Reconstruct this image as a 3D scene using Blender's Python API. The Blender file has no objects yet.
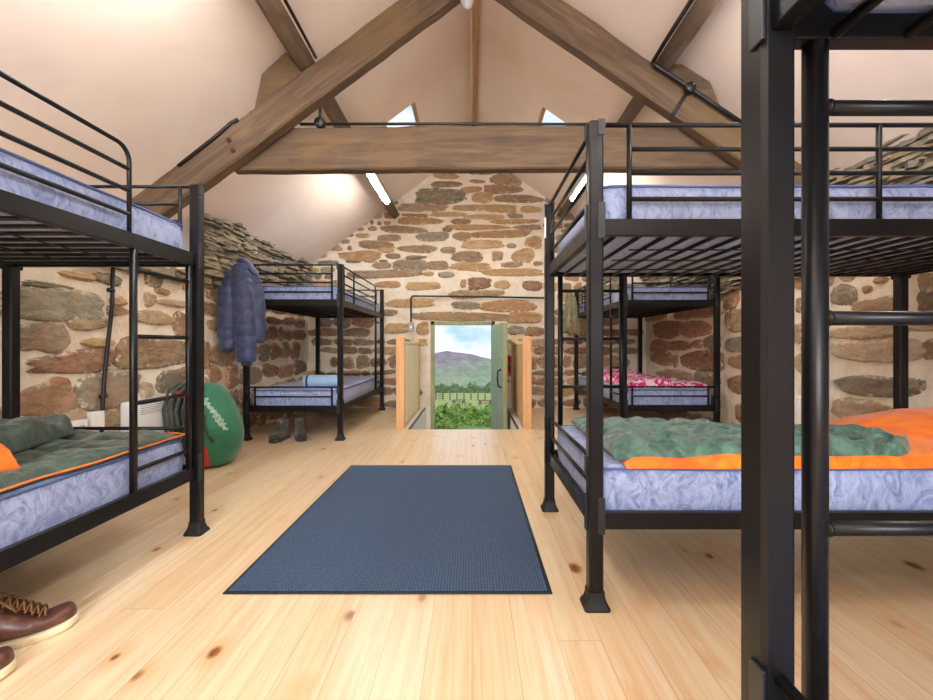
import bpy, math, random
from mathutils import Vector, Matrix, noise
C = bpy.context.scene.collection
PI = math.pi
EYE = 0.945; F = 440.0; VX = 472.0; VY = 345.0
def lin(c):
    return tuple((v/255/12.92 if v/255 <= .04045 else ((v/255+.055)/1.055)**2.4) for v in c) + (1.0,)

# ------------------------------------------------------------------ node helper
class N:
    def __init__(s, name):
        s.m = bpy.data.materials.new(name); s.m.use_nodes = True
        s.t = s.m.node_tree; s.t.nodes.clear()
        s.out = s.t.nodes.new('ShaderNodeOutputMaterial')
        s.b = s.t.nodes.new('ShaderNodeBsdfPrincipled')
        s.t.links.new(s.b.outputs[0], s.out.inputs[0])
    def link(s, a, inp):
        if isinstance(a, bpy.types.NodeSocket): s.t.links.new(a, inp)
        elif a is not None:
            try: inp.default_value = a
            except Exception: inp.default_value = (a, a, a, 1) if not hasattr(a, '__len__') else tuple(a)[:3]
    def new(s, typ, ins=None, **kw):
        n = s.t.nodes.new(typ)
        for k, v in kw.items(): setattr(n, k, v)
        for k, v in (ins or {}).items(): s.link(v, n.inputs[k])
        return n
    def coord(s, kind='Object'):
        return s.new('ShaderNodeTexCoord').outputs[kind]
    def sc(s, v, scale, loc=(0, 0, 0)):
        return s.new('ShaderNodeMapping', {'Vector': v, 'Scale': scale, 'Location': loc}).outputs[0]
    def noise(s, v, scale=1, detail=3, rough=.5, dist=0, out='Fac'):
        return s.new('ShaderNodeTexNoise', {'Vector': v, 'Scale': scale, 'Detail': detail, 'Roughness': rough, 'Distortion': dist}).outputs[out]
    def math(s, op, a, b=None, c=None):
        n = s.new('ShaderNodeMath', operation=op); s.link(a, n.inputs[0])
        if b is not None: s.link(b, n.inputs[1])
        if c is not None: s.link(c, n.inputs[2])
        return n.outputs[0]
    def ramp(s, f, stops, interp='LINEAR'):
        n = s.new('ShaderNodeValToRGB', {'Fac': f}); e = n.color_ramp; e.interpolation = interp
        e.elements[0].position, e.elements[0].color = stops[0]
        e.elements[1].position, e.elements[1].color = stops[-1]
        for p, c in stops[1:-1]:
            x = e.elements.new(p); x.color = c
        return n.outputs[0]
    def mix(s, f, a, b, mode='MIX'):
        n = s.new('ShaderNodeMix', data_type='RGBA', blend_type=mode)
        s.link(f, n.inputs[0]); s.link(a, n.inputs[6]); s.link(b, n.inputs[7])
        return n.outputs[2]
    def bump(s, h, strength=.3, dist=.01, normal=None):
        n = s.new('ShaderNodeBump', {'Height': h, 'Strength': strength, 'Distance': dist})
        if normal is not None: s.link(normal, n.inputs['Normal'])
        s.t.links.new(n.outputs[0], s.b.inputs['Normal']); return n.outputs[0]
    def base(s, c, rough=.5, metal=0, **kw):
        s.link(c, s.b.inputs['Base Color']); s.link(rough, s.b.inputs['Roughness']); s.b.inputs['Metallic'].default_value = metal
        for k, v in kw.items(): s.link(v, s.b.inputs[k])
        return s.m
def plain(name, c, rough=.5, metal=0, var=.08, bscale=60, bump=.1, **kw):
    n = N(name); v = n.coord(); f = n.noise(v, bscale*.25, 4)
    a = lin(c); lo = tuple(x*(1-var) for x in a[:3])+(1,); hi = tuple(min(1, x*(1+var)) for x in a[:3])+(1,)
    col = n.ramp(f, [(.3, lo), (.7, hi)])
    if bump: n.bump(n.noise(v, bscale, 3), bump, .003)
    return n.base(col, rough, metal, **kw)

M = {}
# black powder coated steel
n = N('black_steel'); v = n.coord()
n.bump(n.noise(v, 700, 2), .12, .0006)
M['steel'] = n.base(n.ramp(n.noise(v, 3, 3), [(.3, lin((13, 13, 15))), (.7, lin((19, 19, 22)))]), n.ramp(n.noise(v, 9, 3), [(.3, (.3, .3, .3, 1)), (.7, (.42, .42, .42, 1))]), 0)
n.b.inputs['Specular IOR Level'].default_value = .3
M['foot'] = plain('black_plastic', (15, 15, 17), .55)
M['bracket'] = plain('grey_bracket_steel', (30, 31, 36), .4)
M['conduit'] = plain('black_conduit', (20, 19, 19), .45)
M['galv'] = plain('galvanised_metal', (150, 150, 150), .4, .6)
M['white'] = plain('white_enamel', (240, 240, 238), .35, bump=.02, var=.02)
M['whitep'] = plain('white_board', (236, 234, 228), .5, var=.03)
M['dark'] = plain('dark_slot', (120, 120, 122), .6)
M['paper'] = plain('white_paper', (235, 235, 230), .7, var=.03)
M['red'] = plain('red_plastic', (205, 30, 28), .4)
M['trimd'] = plain('dark_edge_trim', (70, 72, 80), .35)
# plaster
n = N('pink_plaster'); v = n.coord()
f = n.noise(v, .9, 5, .6, .6); f2 = n.noise(n.sc(v, (1, 1, 1.6)), 3.5, 5, .65, 1.0)
c = n.ramp(f, [(.25, lin((230, 206, 188))), (.5, lin((241, 224, 208))), (.75, lin((245, 236, 222)))])
c = n.mix(n.math('MULTIPLY', f2, .35), c, lin((246, 224, 210)))
n.bump(n.noise(v, 14, 4), .12, .01)
M['plaster'] = n.base(c, .75)
# wood floor, planks along Y
n = N('pine_floor'); v = n.coord()
sep = n.new('ShaderNodeSeparateXYZ', {0: v}); X, Y = sep.outputs[0], sep.outputs[1]
px = n.math('DIVIDE', X, .138); pi = n.math('FLOOR', px); pf = n.math('FRACT', px)
rnd = n.new('ShaderNodeTexWhiteNoise', {'W': pi}, noise_dimensions='1D').outputs['Value']
py = n.math('ADD', n.math('DIVIDE', Y, 2.6), n.math('MULTIPLY', rnd, 7.3)); pj = n.math('FLOOR', py); pyf = n.math('FRACT', py)
idv = n.new('ShaderNodeCombineXYZ', {0: pi, 1: pj}).outputs[0]
wn = n.new('ShaderNodeTexWhiteNoise', {'Vector': idv}, noise_dimensions='3D'); r2 = wn.outputs['Value']
off = n.new('ShaderNodeCombineXYZ', {0: n.math('MULTIPLY', r2, 37), 1: n.math('MULTIPLY', r2, 91), 2: n.math('MULTIPLY', rnd, 13)}).outputs[0]
vv = n.new('ShaderNodeVectorMath', {0: v, 1: off}, operation='ADD').outputs[0]
vor = n.new('ShaderNodeTexVoronoi', {'Vector': n.sc(vv, (7.2, 4.6, 1)), 'Scale': 1, 'Randomness': 1})
kd = vor.outputs['Distance']; kc = n.new('ShaderNodeSeparateColor', {0: vor.outputs['Color']}).outputs[0]
knot_on = n.math('GREATER_THAN', kc, .50)
ks = n.math('MULTIPLY', n.math('SUBTRACT', kc, .42), .42)
knot = n.math('MULTIPLY', knot_on, n.new('ShaderNodeMapRange', {0: n.math('DIVIDE', kd, ks), 1: .45, 2: 1.0, 3: 1, 4: 0}).outputs[0])
halo = n.math('MULTIPLY', knot_on, n.new('ShaderNodeMapRange', {0: kd, 1: .05, 2: .42, 3: 1, 4: 0}).outputs[0])
warp = n.new('ShaderNodeVectorMath', {0: n.new('ShaderNodeCombineXYZ', {0: n.math('MULTIPLY', halo, .02)}).outputs[0], 1: vv}, operation='ADD').outputs[0]
g = n.noise(n.sc(warp, (34, 1.1, 1)), 1, 4, .55, .5)
g2 = n.noise(n.sc(warp, (130, 3.5, 1)), 1, 3, .6)
g3 = n.noise(n.sc(vv, (9, .8, 1)), 1, 2, .5, .8)
c = n.ramp(g, [(.3, lin((226, 186, 134))), (.5, lin((238, 211, 170))), (.72, lin((245, 228, 198)))])
c = n.mix(n.math('MULTIPLY', g3, .6), c, n.ramp(r2, [(0, lin((244, 218, 180))), (.5, lin((245, 228, 196))), (1, lin((232, 194, 152)))]))
c = n.mix(n.new('ShaderNodeMapRange', {0: g2, 1: .5, 2: .75, 3: 0, 4: .4}).outputs[0], c, lin((212, 160, 98)))
c = n.mix(n.math('MULTIPLY', halo, .6), c, lin((226, 168, 100)))
c = n.mix(knot, c, n.ramp(g2, [(.3, lin((104, 58, 30))), (.7, lin((168, 104, 58)))]))
seam = n.math('MAXIMUM', n.math('LESS_THAN', n.math('MINIMUM', pf, n.math('SUBTRACT', 1, pf)), .007), n.math('LESS_THAN', pyf, .0008))
c = n.mix(n.math('MULTIPLY', seam, .6), c, lin((150, 105, 62)))
n.bump(n.math('SUBTRACT', n.math('MULTIPLY', g, .1), seam), .25, .0015)
n.b.inputs['Coat Weight'].default_value = .35; n.b.inputs['Coat Roughness'].default_value = .3
M['floor'] = n.base(c, n.ramp(g, [(.2, (.27, .27, .27, 1)), (.8, (.36, .36, .36, 1))]), 0)
n.b.inputs['Specular IOR Level'].default_value = .5
def woodmat(name, cols, sc=(2, 24, 24), rough=.6, bump=.5, stain=None, kn=0.0):
    n = N(name); v = n.coord()
    g = n.noise(n.sc(v, sc), 1, 6, .62, .7); big = n.noise(v, 3.2, 4, .6, .4)
    c = n.ramp(g, [(.25, lin(cols[0])), (.5, lin(cols[1])), (.75, lin(cols[2]))])
    if stain: c = n.mix(n.new('ShaderNodeMapRange', {0: big, 1: .48, 2: .68, 3: 0, 4: .75}).outputs[0], c, lin(stain))
    if kn:
        vor = n.new('ShaderNodeTexVoronoi', {'Vector': n.sc(v, tuple(x*kn for x in sc)), 'Scale': 1})
        k = n.math('MULTIPLY', n.math('LESS_THAN', vor.outputs['Distance'], .1), n.math('GREATER_THAN', n.new('ShaderNodeSeparateColor', {0: vor.outputs['Color']}).outputs[0], .5))
        c = n.mix(k, c, lin((130, 70, 35)))
    n.bump(n.math('ADD', g, n.math('MULTIPLY', big, .5)), bump, .006)
    return n.base(c, rough)
M['oak'] = woodmat('old_oak', ((58, 44, 33), (92, 72, 53), (122, 99, 75)), (1.6, 17, 17), .7, .7, (108, 84, 50))
M['oak2'] = woodmat('old_oak_grey', ((72, 58, 46), (104, 85, 67), (130, 110, 88)), (17, 1.8, 17), .75, .6, (90, 68, 48))
M['ridge'] = woodmat('ridge_wood', ((120, 84, 58), (176, 138, 102), (196, 160, 124)), (26, 2.5, 26), .7, .5)
M['pine_o'] = woodmat('orange_pine', ((212, 152, 98), (226, 172, 118), (234, 188, 138)), (22, 22, 1.6), .5, .1)
M['pine_p'] = woodmat('pale_pine', ((224, 206, 158), (240, 228, 186), (246, 236, 202)), (22, 22, 1.4), .5, .1, None, .12)
M['pine_c'] = woodmat('tan_pine', ((196, 152, 100), (214, 176, 124), (226, 192, 144)), (22, 22, 1.4), .5, .1, None, .12)
M['frame_g'] = woodmat('greenish_frame_wood', ((128, 140, 104), (158, 160, 120), (182, 172, 132)), (22, 22, 2), .6, .2)
n = N('worn_green_paint'); v = n.coord()
f = n.noise(n.sc(v, (20, 20, 2.5)), 1, 5, .65); h = n.new('ShaderNodeSeparateXYZ', {0: v}).outputs[2]
f2 = n.math('ADD', n.math('MULTIPLY', n.noise(v, 2, 4), .5), n.math('MULTIPLY', h, .38))
c = n.ramp(f2, [(.30, lin((142, 160, 156))), (.6, lin((148, 184, 156))), (.85, lin((160, 198, 146)))])
c = n.mix(n.new('ShaderNodeMapRange', {0: f, 1: .58, 2: .75, 3: 0, 4: .8}).outputs[0], c, lin((188, 190, 168)))
n.bump(f, .3, .004)
M['door'] = n.base(c, .55)
# mortar + stones
n = N('lime_mortar'); v = n.coord()
f = n.noise(v, 5, 6, .65); f2 = n.noise(v, 1.3, 3)
c = n.ramp(f, [(.3, lin((220, 202, 178))), (.5, lin((236, 224, 204))), (.75, lin((246, 240, 226)))])
c = n.mix(n.math('MULTIPLY', f2, .25), c, lin((224, 200, 176)))
n.bump(n.math('ADD', n.noise(v, 28, 5, .7), n.math('MULTIPLY', n.noise(v, 9, 4), 2)), .55, .02)
M['mortar'] = n.base(c, .9)
n = N('wall_stone'); v = n.coord()
at = n.new('ShaderNodeAttribute', attribute_name='tint').outputs['Color']
ra = n.new('ShaderNodeSeparateColor', {0: n.new('ShaderNodeAttribute', attribute_name='shift').outputs['Color']})
o = n.new('ShaderNodeCombineXYZ', {0: n.math('MULTIPLY', ra.outputs[0], 30), 1: n.math('MULTIPLY', ra.outputs[1], 30), 2: n.math('MULTIPLY', ra.outputs[2], 30)}).outputs[0]
vv = n.new('ShaderNodeVectorMath', {0: v, 1: o}, operation='ADD').outputs[0]
f = n.noise(n.sc(vv, (1, 1, 2.4)), 9, 7, .7, .6); f2 = n.noise(vv, 4, 4, .6, .8)
c = n.mix(n.new('ShaderNodeMapRange', {0: f, 1: .3, 2: .7, 3: 0, 4: 1}).outputs[0], n.mix(1, at, lin((206, 198, 192)), 'MULTIPLY'), n.mix(.35, at, lin((226, 204, 166))))
c = n.mix(n.new('ShaderNodeMapRange', {0: f2, 1: .5, 2: .72, 3: 0, 4: .6}).outputs[0], c, n.mix(.6, at, lin((190, 126, 66))))
c = n.mix(n.new('ShaderNodeMapRange', {0: n.noise(vv, 6, 5, .7, 1), 1: .56, 2: .75, 3: 0, 4: .7}).outputs[0], c, n.mix(.5, at, lin((118, 116, 110))))
ed = n.new('ShaderNodeAttribute', attribute_name='shift').outputs['Alpha']
sm_ = n.math('MULTIPLY', ed, n.new('ShaderNodeMapRange', {0: n.noise(v, 22, 5, .7, .5), 1: .52, 2: .60, 3: 0, 4: .9}).outputs[0])
c = n.mix(sm_, c, lin((232, 218, 196)))
n.bump(n.math('ADD', f, n.math('MULTIPLY', n.noise(vv, 45, 4), .35)), .8, .025)
M['stone'] = n.base(c, .8)
n = N('slate_flakes'); v = n.coord()
at = n.new('ShaderNodeAttribute', attribute_name='tint').outputs['Color']
f = n.noise(n.sc(v, (6, 6, 40)), 1, 5, .7)
n.bump(f, .6, .01)
M['slate'] = n.base(n.mix(n.new('ShaderNodeMapRange', {0: f, 1: .35, 2: .7, 3: 0, 4: .7}).outputs[0], at, n.mix(.5, at, lin((176, 158, 128)))), .85)
# blue mattress cloth with brush stroke swirls
def matt(name, a, b, d):
    n = N(name); v = n.coord()
    w = n.noise(v, 5, 2, .5, 0, 'Color')
    vv = n.new('ShaderNodeVectorMath', {0: v, 1: n.new('ShaderNodeVectorMath', {0: w, 'Scale': .22}, operation='SCALE').outputs[0]}, operation='ADD').outputs[0]
    f = n.noise(n.sc(vv, (24, 24, 12)), 1, 4, .7, 1.6); f2 = n.noise(v, 4, 3)
    c = n.ramp(f, [(.30, lin(d)), (.42, lin(b)), (.56, lin(a)), (.75, lin(tuple(min(255, x+22) for x in a)))])
    c = n.mix(n.math('MULTIPLY', f2, .35), c, lin(b))
    n.bump(n.noise(v, 30, 3), .35, .006)
    m = n.base(c, .55); n.b.inputs['Sheen Weight'].default_value = .25
    return m
M['matt'] = matt('blue_mattress_cloth', (164, 178, 216), (130, 146, 192), (80, 96, 146))
M['piping'] = plain('dark_blue_piping', (84, 100, 150), .6)
M['ticking'] = plain('ribbed_blue_ticking', (120, 138, 178), .7, var=.2)
def cloth(name, a, b, sc=14, rough=.5, bump=.5, sheen=.2):
    n = N(name); v = n.coord()
    f = n.noise(v, sc, 4, .6, 1.2)
    c = n.ramp(f, [(.35, lin(b)), (.65, lin(a))])
    n.bump(n.math('ADD', f, n.math('MULTIPLY', n.noise(v, 400, 1), .06)), bump, .01)
    m = n.base(c, rough); n.b.inputs['Sheen Weight'].default_value = sheen
    return m
M['bag_g'] = cloth('dark_green_nylon', (94, 134, 118), (50, 82, 72), 13, .36, .9)
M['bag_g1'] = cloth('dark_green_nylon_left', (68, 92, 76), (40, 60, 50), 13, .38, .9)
M['bag_o'] = cloth('orange_nylon', (255, 140, 20), (246, 104, 8), 9, .5, .4)
M['navy'] = cloth('navy_nylon', (62, 76, 116), (44, 54, 88), 20, .5, .3)
M['navy2'] = cloth('navy_lining', (34, 38, 62), (26, 28, 48), 20, .5, .3)
M['olive'] = cloth('olive_cloth', (150, 146, 112), (112, 110, 82), 22, .8)
M['olive2'] = cloth('tan_lining_cloth', (156, 124, 80), (120, 94, 60), 22, .8)
M['pack'] = cloth('green_pack_nylon', (34, 116, 82), (24, 96, 68), 8, .6, .35)
M['packd'] = cloth('grey_green_webbing', (66, 80, 68), (44, 56, 50), 20, .7)
M['packr'] = cloth('red_pack_nylon', (196, 34, 44), (160, 22, 34), 10, .6)
M['cord'] = cloth('pale_green_cord', (176, 206, 186), (140, 170, 150), 60, .7)
M['roll'] = cloth('light_blue_foam', (168, 202, 236), (150, 188, 226), 6, .6, .1)
M['greybag'] = cloth('grey_canvas', (176, 172, 158), (140, 136, 122), 18, .8)
M['leather'] = cloth('brown_leather', (104, 66, 54), (80, 48, 40), 10, .38, .15, 0)
M['leatherd'] = cloth('dark_brown_leather', (92, 58, 40), (70, 44, 32), 12, .5, .2, 0)
M['lace'] = plain('brown_lace', (120, 84, 50), .7)
M['sole'] = plain('cream_rubber', (226, 214, 180), .6, var=.05)
M['boot'] = cloth('grey_boot_leather', (98, 94, 80), (66, 64, 56), 18, .6)
M['bootd'] = cloth('black_rubber', (46, 46, 44), (34, 34, 32), 18, .6)
n = N('pink_white_print'); v = n.coord()
vor = n.new('ShaderNodeTexNoise', {'Vector': n.sc(v, (1, 1.0, 1)), 'Scale': 12, 'Detail': 1, 'Distortion': 1.4}).outputs['Fac']
n.bump(n.noise(v, 16, 3), .4, .01)
M['duvet'] = n.base(n.ramp(vor, [(.48, lin((222, 32, 122))), (.52, lin((250, 222, 236)))]), .7)
# mat: fine rib weave
n = N('blue_mat_pile'); v = n.coord()
w1 = n.new('ShaderNodeTexWave', {'Vector': v, 'Scale': 26, 'Distortion': 0}, wave_type='BANDS', bands_direction='X').outputs['Fac']
w2 = n.new('ShaderNodeTexWave', {'Vector': v, 'Scale': 30, 'Distortion': 0}, wave_type='BANDS', bands_direction='Y').outputs['Fac']
ww = n.math('MULTIPLY', w1, w2); f = n.noise(v, 90, 3, .7)
c = n.mix(n.math('ADD', n.math('MULTIPLY', ww, .45), n.math('MULTIPLY', n.math('SUBTRACT', f, .2), .8)), lin((26, 42, 66)), lin((96, 126, 160)))
n.bump(n.math('ADD', ww, f), .6, .004)
M['mat'] = n.base(c, .95)
M['matedge'] = plain('black_rubber_edge', (26, 28, 34), .6)
M['grass'] = None
n = N('meadow_grass'); v = n.coord(); sy = n.new('ShaderNodeSeparateXYZ', {0: v}).outputs[1]
f = n.noise(v, .35, 6, .7); f3 = n.noise(v, 2.5, 4, .7)
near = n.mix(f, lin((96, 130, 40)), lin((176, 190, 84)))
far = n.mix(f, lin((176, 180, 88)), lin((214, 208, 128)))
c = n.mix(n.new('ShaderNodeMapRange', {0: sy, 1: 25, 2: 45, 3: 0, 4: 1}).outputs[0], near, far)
c = n.mix(n.math('MULTIPLY', f3, .4), c, lin((92, 120, 44)))
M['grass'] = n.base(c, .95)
n = N('heather_hill'); v = n.coord(); sz = n.new('ShaderNodeSeparateXYZ', {0: v}).outputs[2]
f = n.noise(n.sc(v, (1, .25, 1.6)), .03, 8, .72, .6); f2 = n.noise(n.sc(v, (1, .3, 1.5)), .012, 7, .7)
hh = n.new('ShaderNodeMapRange', {0: n.math('ADD', sz, n.math('MULTIPLY', f2, 26)), 1: -50, 2: -22, 3: 0, 4: 1}).outputs[0]
gr = n.ramp(f, [(.35, lin((128, 148, 104))), (.5, lin((164, 174, 128))), (.65, lin((190, 190, 150)))])
pu = n.ramp(f, [(.35, lin((138, 118, 126))), (.5, lin((166, 140, 142))), (.65, lin((188, 166, 154)))])
M['hill'] = n.base(n.mix(hh, gr, pu), 1.0)
n = N('leaf_green'); v = n.coord()
c = n.ramp(n.noise(v, 3, 3), [(.3, lin((104, 142, 58))), (.5, lin((160, 186, 90))), (.75, lin((212, 220, 134)))])
M['leaf'] = n.base(c, .8)
n = N('far_leaf_green'); v = n.coord()
M['leaff'] = n.base(n.ramp(n.noise(v, .4, 3), [(.3, lin((138, 158, 112))), (.7, lin((178, 190, 140)))]), .9)
M['postw'] = plain('weathered_wood', (128, 98, 76), .8)
n = N('lamp_tube'); n.base((1, 1, 1, 1), .5); n.b.inputs['Emission Color'].default_value = (1, .97, .93, 1); n.b.inputs['Emission Strength'].default_value = 72
M['tube'] = n.m
n = N('window_glass'); n.base((1, 1, 1, 1), .02); n.b.inputs['Transmission Weight'].default_value = 1; n.b.inputs['IOR'].default_value = 1.02
M['glass'] = n.m
n = N('lamp_glass'); n.base((.95, .96, .97, 1), .15); n.b.inputs['Transmission Weight'].default_value = .7
M['lampglass'] = n.m

# ------------------------------------------------------------------ mesh builder
class MB:
    def __init__(s): s.v = []; s.f = []; s.tint = []; s.sh = []; s.mi = []; s.smooth = []
    def add(s, vs, fs, tint=None, shift=None, mi=0, smooth=True, M4=None):
        k = len(s.v)
        s.v += [tuple(M4 @ Vector(p)) if M4 else tuple(p) for p in vs]
        s.f += [tuple(i+k for i in f) for f in fs]
        s.tint += [tint or (1, 1, 1, 1)]*len(fs); s.sh += [shift or (0, 0, 0, 1)]*len(fs)
        s.mi += [mi]*len(fs); s.smooth += [smooth]*len(fs)
    def box(s, x0, x1, y0, y1, z0, z1, **kw):
        kw.setdefault('smooth', False)
        s.add([(x0, y0, z0), (x1, y0, z0), (x1, y1, z0), (x0, y1, z0), (x0, y0, z1), (x1, y0, z1), (x1, y1, z1), (x0, y1, z1)],
              [(0, 3, 2, 1), (4, 5, 6, 7), (0, 1, 5, 4), (1, 2, 6, 5), (2, 3, 7, 6), (3, 0, 4, 7)], **kw); return s
    def rings(s, rs, cap=True, **kw):
        n_ = len(rs[0]); vs = [p for r in rs for p in r]; fs = []
        for i in range(len(rs)-1):
            for j in range(n_):
                a, b = i*n_+j, i*n_+(j+1) % n_; fs.append((a, b, b+n_, a+n_))
        if cap: fs.append(tuple(reversed(range(n_)))); fs.append(tuple(range((len(rs)-1)*n_, len(rs)*n_)))
        s.add(vs, fs, **kw); return s
    def tube(s, pts, r, seg=10, sq=1.0, cap=True, **kw):
        pts = [Vector(p) for p in pts]; rr = r if hasattr(r, '__len__') else [r]*len(pts)
        t = (pts[1]-pts[0]).normalized(); up = Vector((0, 0, 1)) if abs(t.z) < .9 else Vector((1, 0, 0))
        u = t.cross(up).normalized(); rs = []
        for i, p in enumerate(pts):
            if i == 0: d = pts[1]-pts[0]
            elif i == len(pts)-1: d = pts[-1]-pts[-2]
            else: d = (pts[i+1]-p).normalized()+(p-pts[i-1]).normalized()
            d.normalize(); u = (u-d*u.dot(d)).normalized(); w = d.cross(u)
            rs.append([tuple(p+u*(rr[i]*math.cos(2*PI*k/seg))+w*(sq*rr[i]*math.sin(2*PI*k/seg))) for k in range(seg)])
        return s.rings(rs, cap, **kw)
    def build(s, name, mat, parent=None, loc=None, bevel=0, sub=0, smooth=None):
        me = bpy.data.meshes.new(name); me.from_pydata(s.v, [], s.f); me.update()
        for m in (mat if isinstance(mat, (list, tuple)) else [mat]): me.materials.append(m)
        sm = s.smooth if smooth is None else [smooth]*len(s.f)
        me.polygons.foreach_set('use_smooth', sm); me.polygons.foreach_set('material_index', s.mi)
        if any(t != (1, 1, 1, 1) for t in s.tint[:5]):
            for nm, src in (('tint', s.tint), ('shift', s.sh)):
                a = me.color_attributes.new(nm, 'FLOAT_COLOR', 'CORNER'); dat = []
                for p, c in zip(me.polygons, src): dat += list(c)*p.loop_total
                a.data.foreach_set('color', dat)
        o = bpy.data.objects.new(name, me); C.objects.link(o)
        if parent: o.parent = parent
        if loc: o.location = loc
        if bevel:
            b = o.modifiers.new('bevel', 'BEVEL'); b.width = bevel; b.segments = 2; b.limit_method = 'ANGLE'; b.angle_limit = math.radians(50)
            me.polygons.foreach_set('use_smooth', [True]*len(s.f)); b.harden_normals = True
        if sub:
            m = o.modifiers.new('sub', 'SUBSURF'); m.levels = sub; m.render_levels = sub
        return o
def tag(o, label, cat, group=None, kind=None):
    o['label'] = label; o['category'] = cat
    if group: o['group'] = group
    if kind: o['kind'] = kind
    return o
def struct(o): o['kind'] = 'structure'; return o
def empty(name, loc, rz=0):
    o = bpy.data.objects.new(name, None); C.objects.link(o); o.location = loc; o.rotation_euler.z = rz
    o.empty_display_size = .1; return o
def nz(x, y, z=0, s=1): return noise.noise(Vector((x*s, y*s, z*s)))
def W(px, py, y): return ((px-VX)*y/F, y, EYE-(py-VY)*y/F)

# ------------------------------------------------------------------ shell
WL, WR, YB, YN = -2.45, 2.6, 6.6, -3.2
AX, AZ, SL, SR = -.02, 3.93, .745, .69
def ceilz(x): return AZ-SL*(AX-x) if x < AX else AZ-SR*(x-AX)
wx0, wx1, wy0 = -.70, .515, 4.93
fl = MB()
for a in ((WL-.1, WR+.1, YN, wy0), (WL-.1, wx0, wy0, YB+.05), (wx1, WR+.1, wy0, YB+.05)): fl.box(*a, -.12, 0)
struct(fl.build('floor', M['floor']))
# sloped ceiling with skylight holes
SKY = {'l': (4.62, 5.35, -1.0, -.60), 'r': (4.56, 5.3, .73, 1.08)}
for side, xa, xb in (('left', WL-.75, AX), ('right', AX, WR+.25)):
    y0, y1, sx0, sx1 = SKY[side[0]]; b = MB()
    def quad(x0, x1, q0, q1):
        nx = max(1, int(abs(x1-x0)/.15)); ny = max(1, int((q1-q0)/.15)); vs = []; fs = []
        for i in range(nx+1):
            for j in range(ny+1):
                x = x0+(x1-x0)*i/nx; y = q0+(q1-q0)*j/ny
                e = 0 if i in (0, nx) or j in (0, ny) else .012*nz(x, y, 3, 1.1)
                vs.append((x, y, ceilz(x)+e))
        for i in range(nx):
            for j in range(ny):
                a = i*(ny+1)+j; fs.append((a, a+ny+1, a+ny+2, a+1))
        b.add(vs, fs)
    quad(xa, xb, YN, y0); quad(xa, xb, y1, YB+.1); quad(xa, sx0, y0, y1); quad(sx1, xb, y0, y1)
    # reveal up through the roof
    for (x0, x1, q0, q1) in ((sx0, sx1, y0, y0), (sx0, sx1, y1, y1), (sx0, sx0, y0, y1), (sx1, sx1, y0, y1)):
        b.add([(x0, q0, ceilz(x0)), (x1, q1, ceilz(x1)), (x1, q1, ceilz(x1)+.22), (x0, q0, ceilz(x0)+.22)], [(0, 1, 2, 3)], smooth=False)
    struct(b.build('ceiling_'+side, M['plaster']))
    fr = MB(); w = .05  # frame
    for (x0, x1, q0, q1) in ((sx0, sx1, y0, y0+w), (sx0, sx1, y1-w, y1), (sx0, sx0+w, y0, y1), (sx1-w, sx1, y0, y1)):
        vs = [(x, q, ceilz(x)+dz) for dz in (.05, .15) for (x, q) in ((x0, q0), (x1, q0), (x1, q1), (x0, q1))]
        fr.add(vs, [(0, 3, 2, 1), (4, 5, 6, 7), (0, 1, 5, 4), (1, 2, 6, 5), (2, 3, 7, 6), (3, 0, 4, 7)], smooth=False)
    wo = struct(fr.build('window_%d' % (1 if side == 'left' else 2), M['pine_c']))
    g = MB(); g.add([(x, q, ceilz(x)+.12) for (x, q) in ((sx0+w, y0+w), (sx1-w, y0+w), (sx1-w, y1-w), (sx0+w, y1-w))], [(0, 1, 2, 3)], smooth=False)
    g.build('pane', M['glass'], wo)

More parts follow.
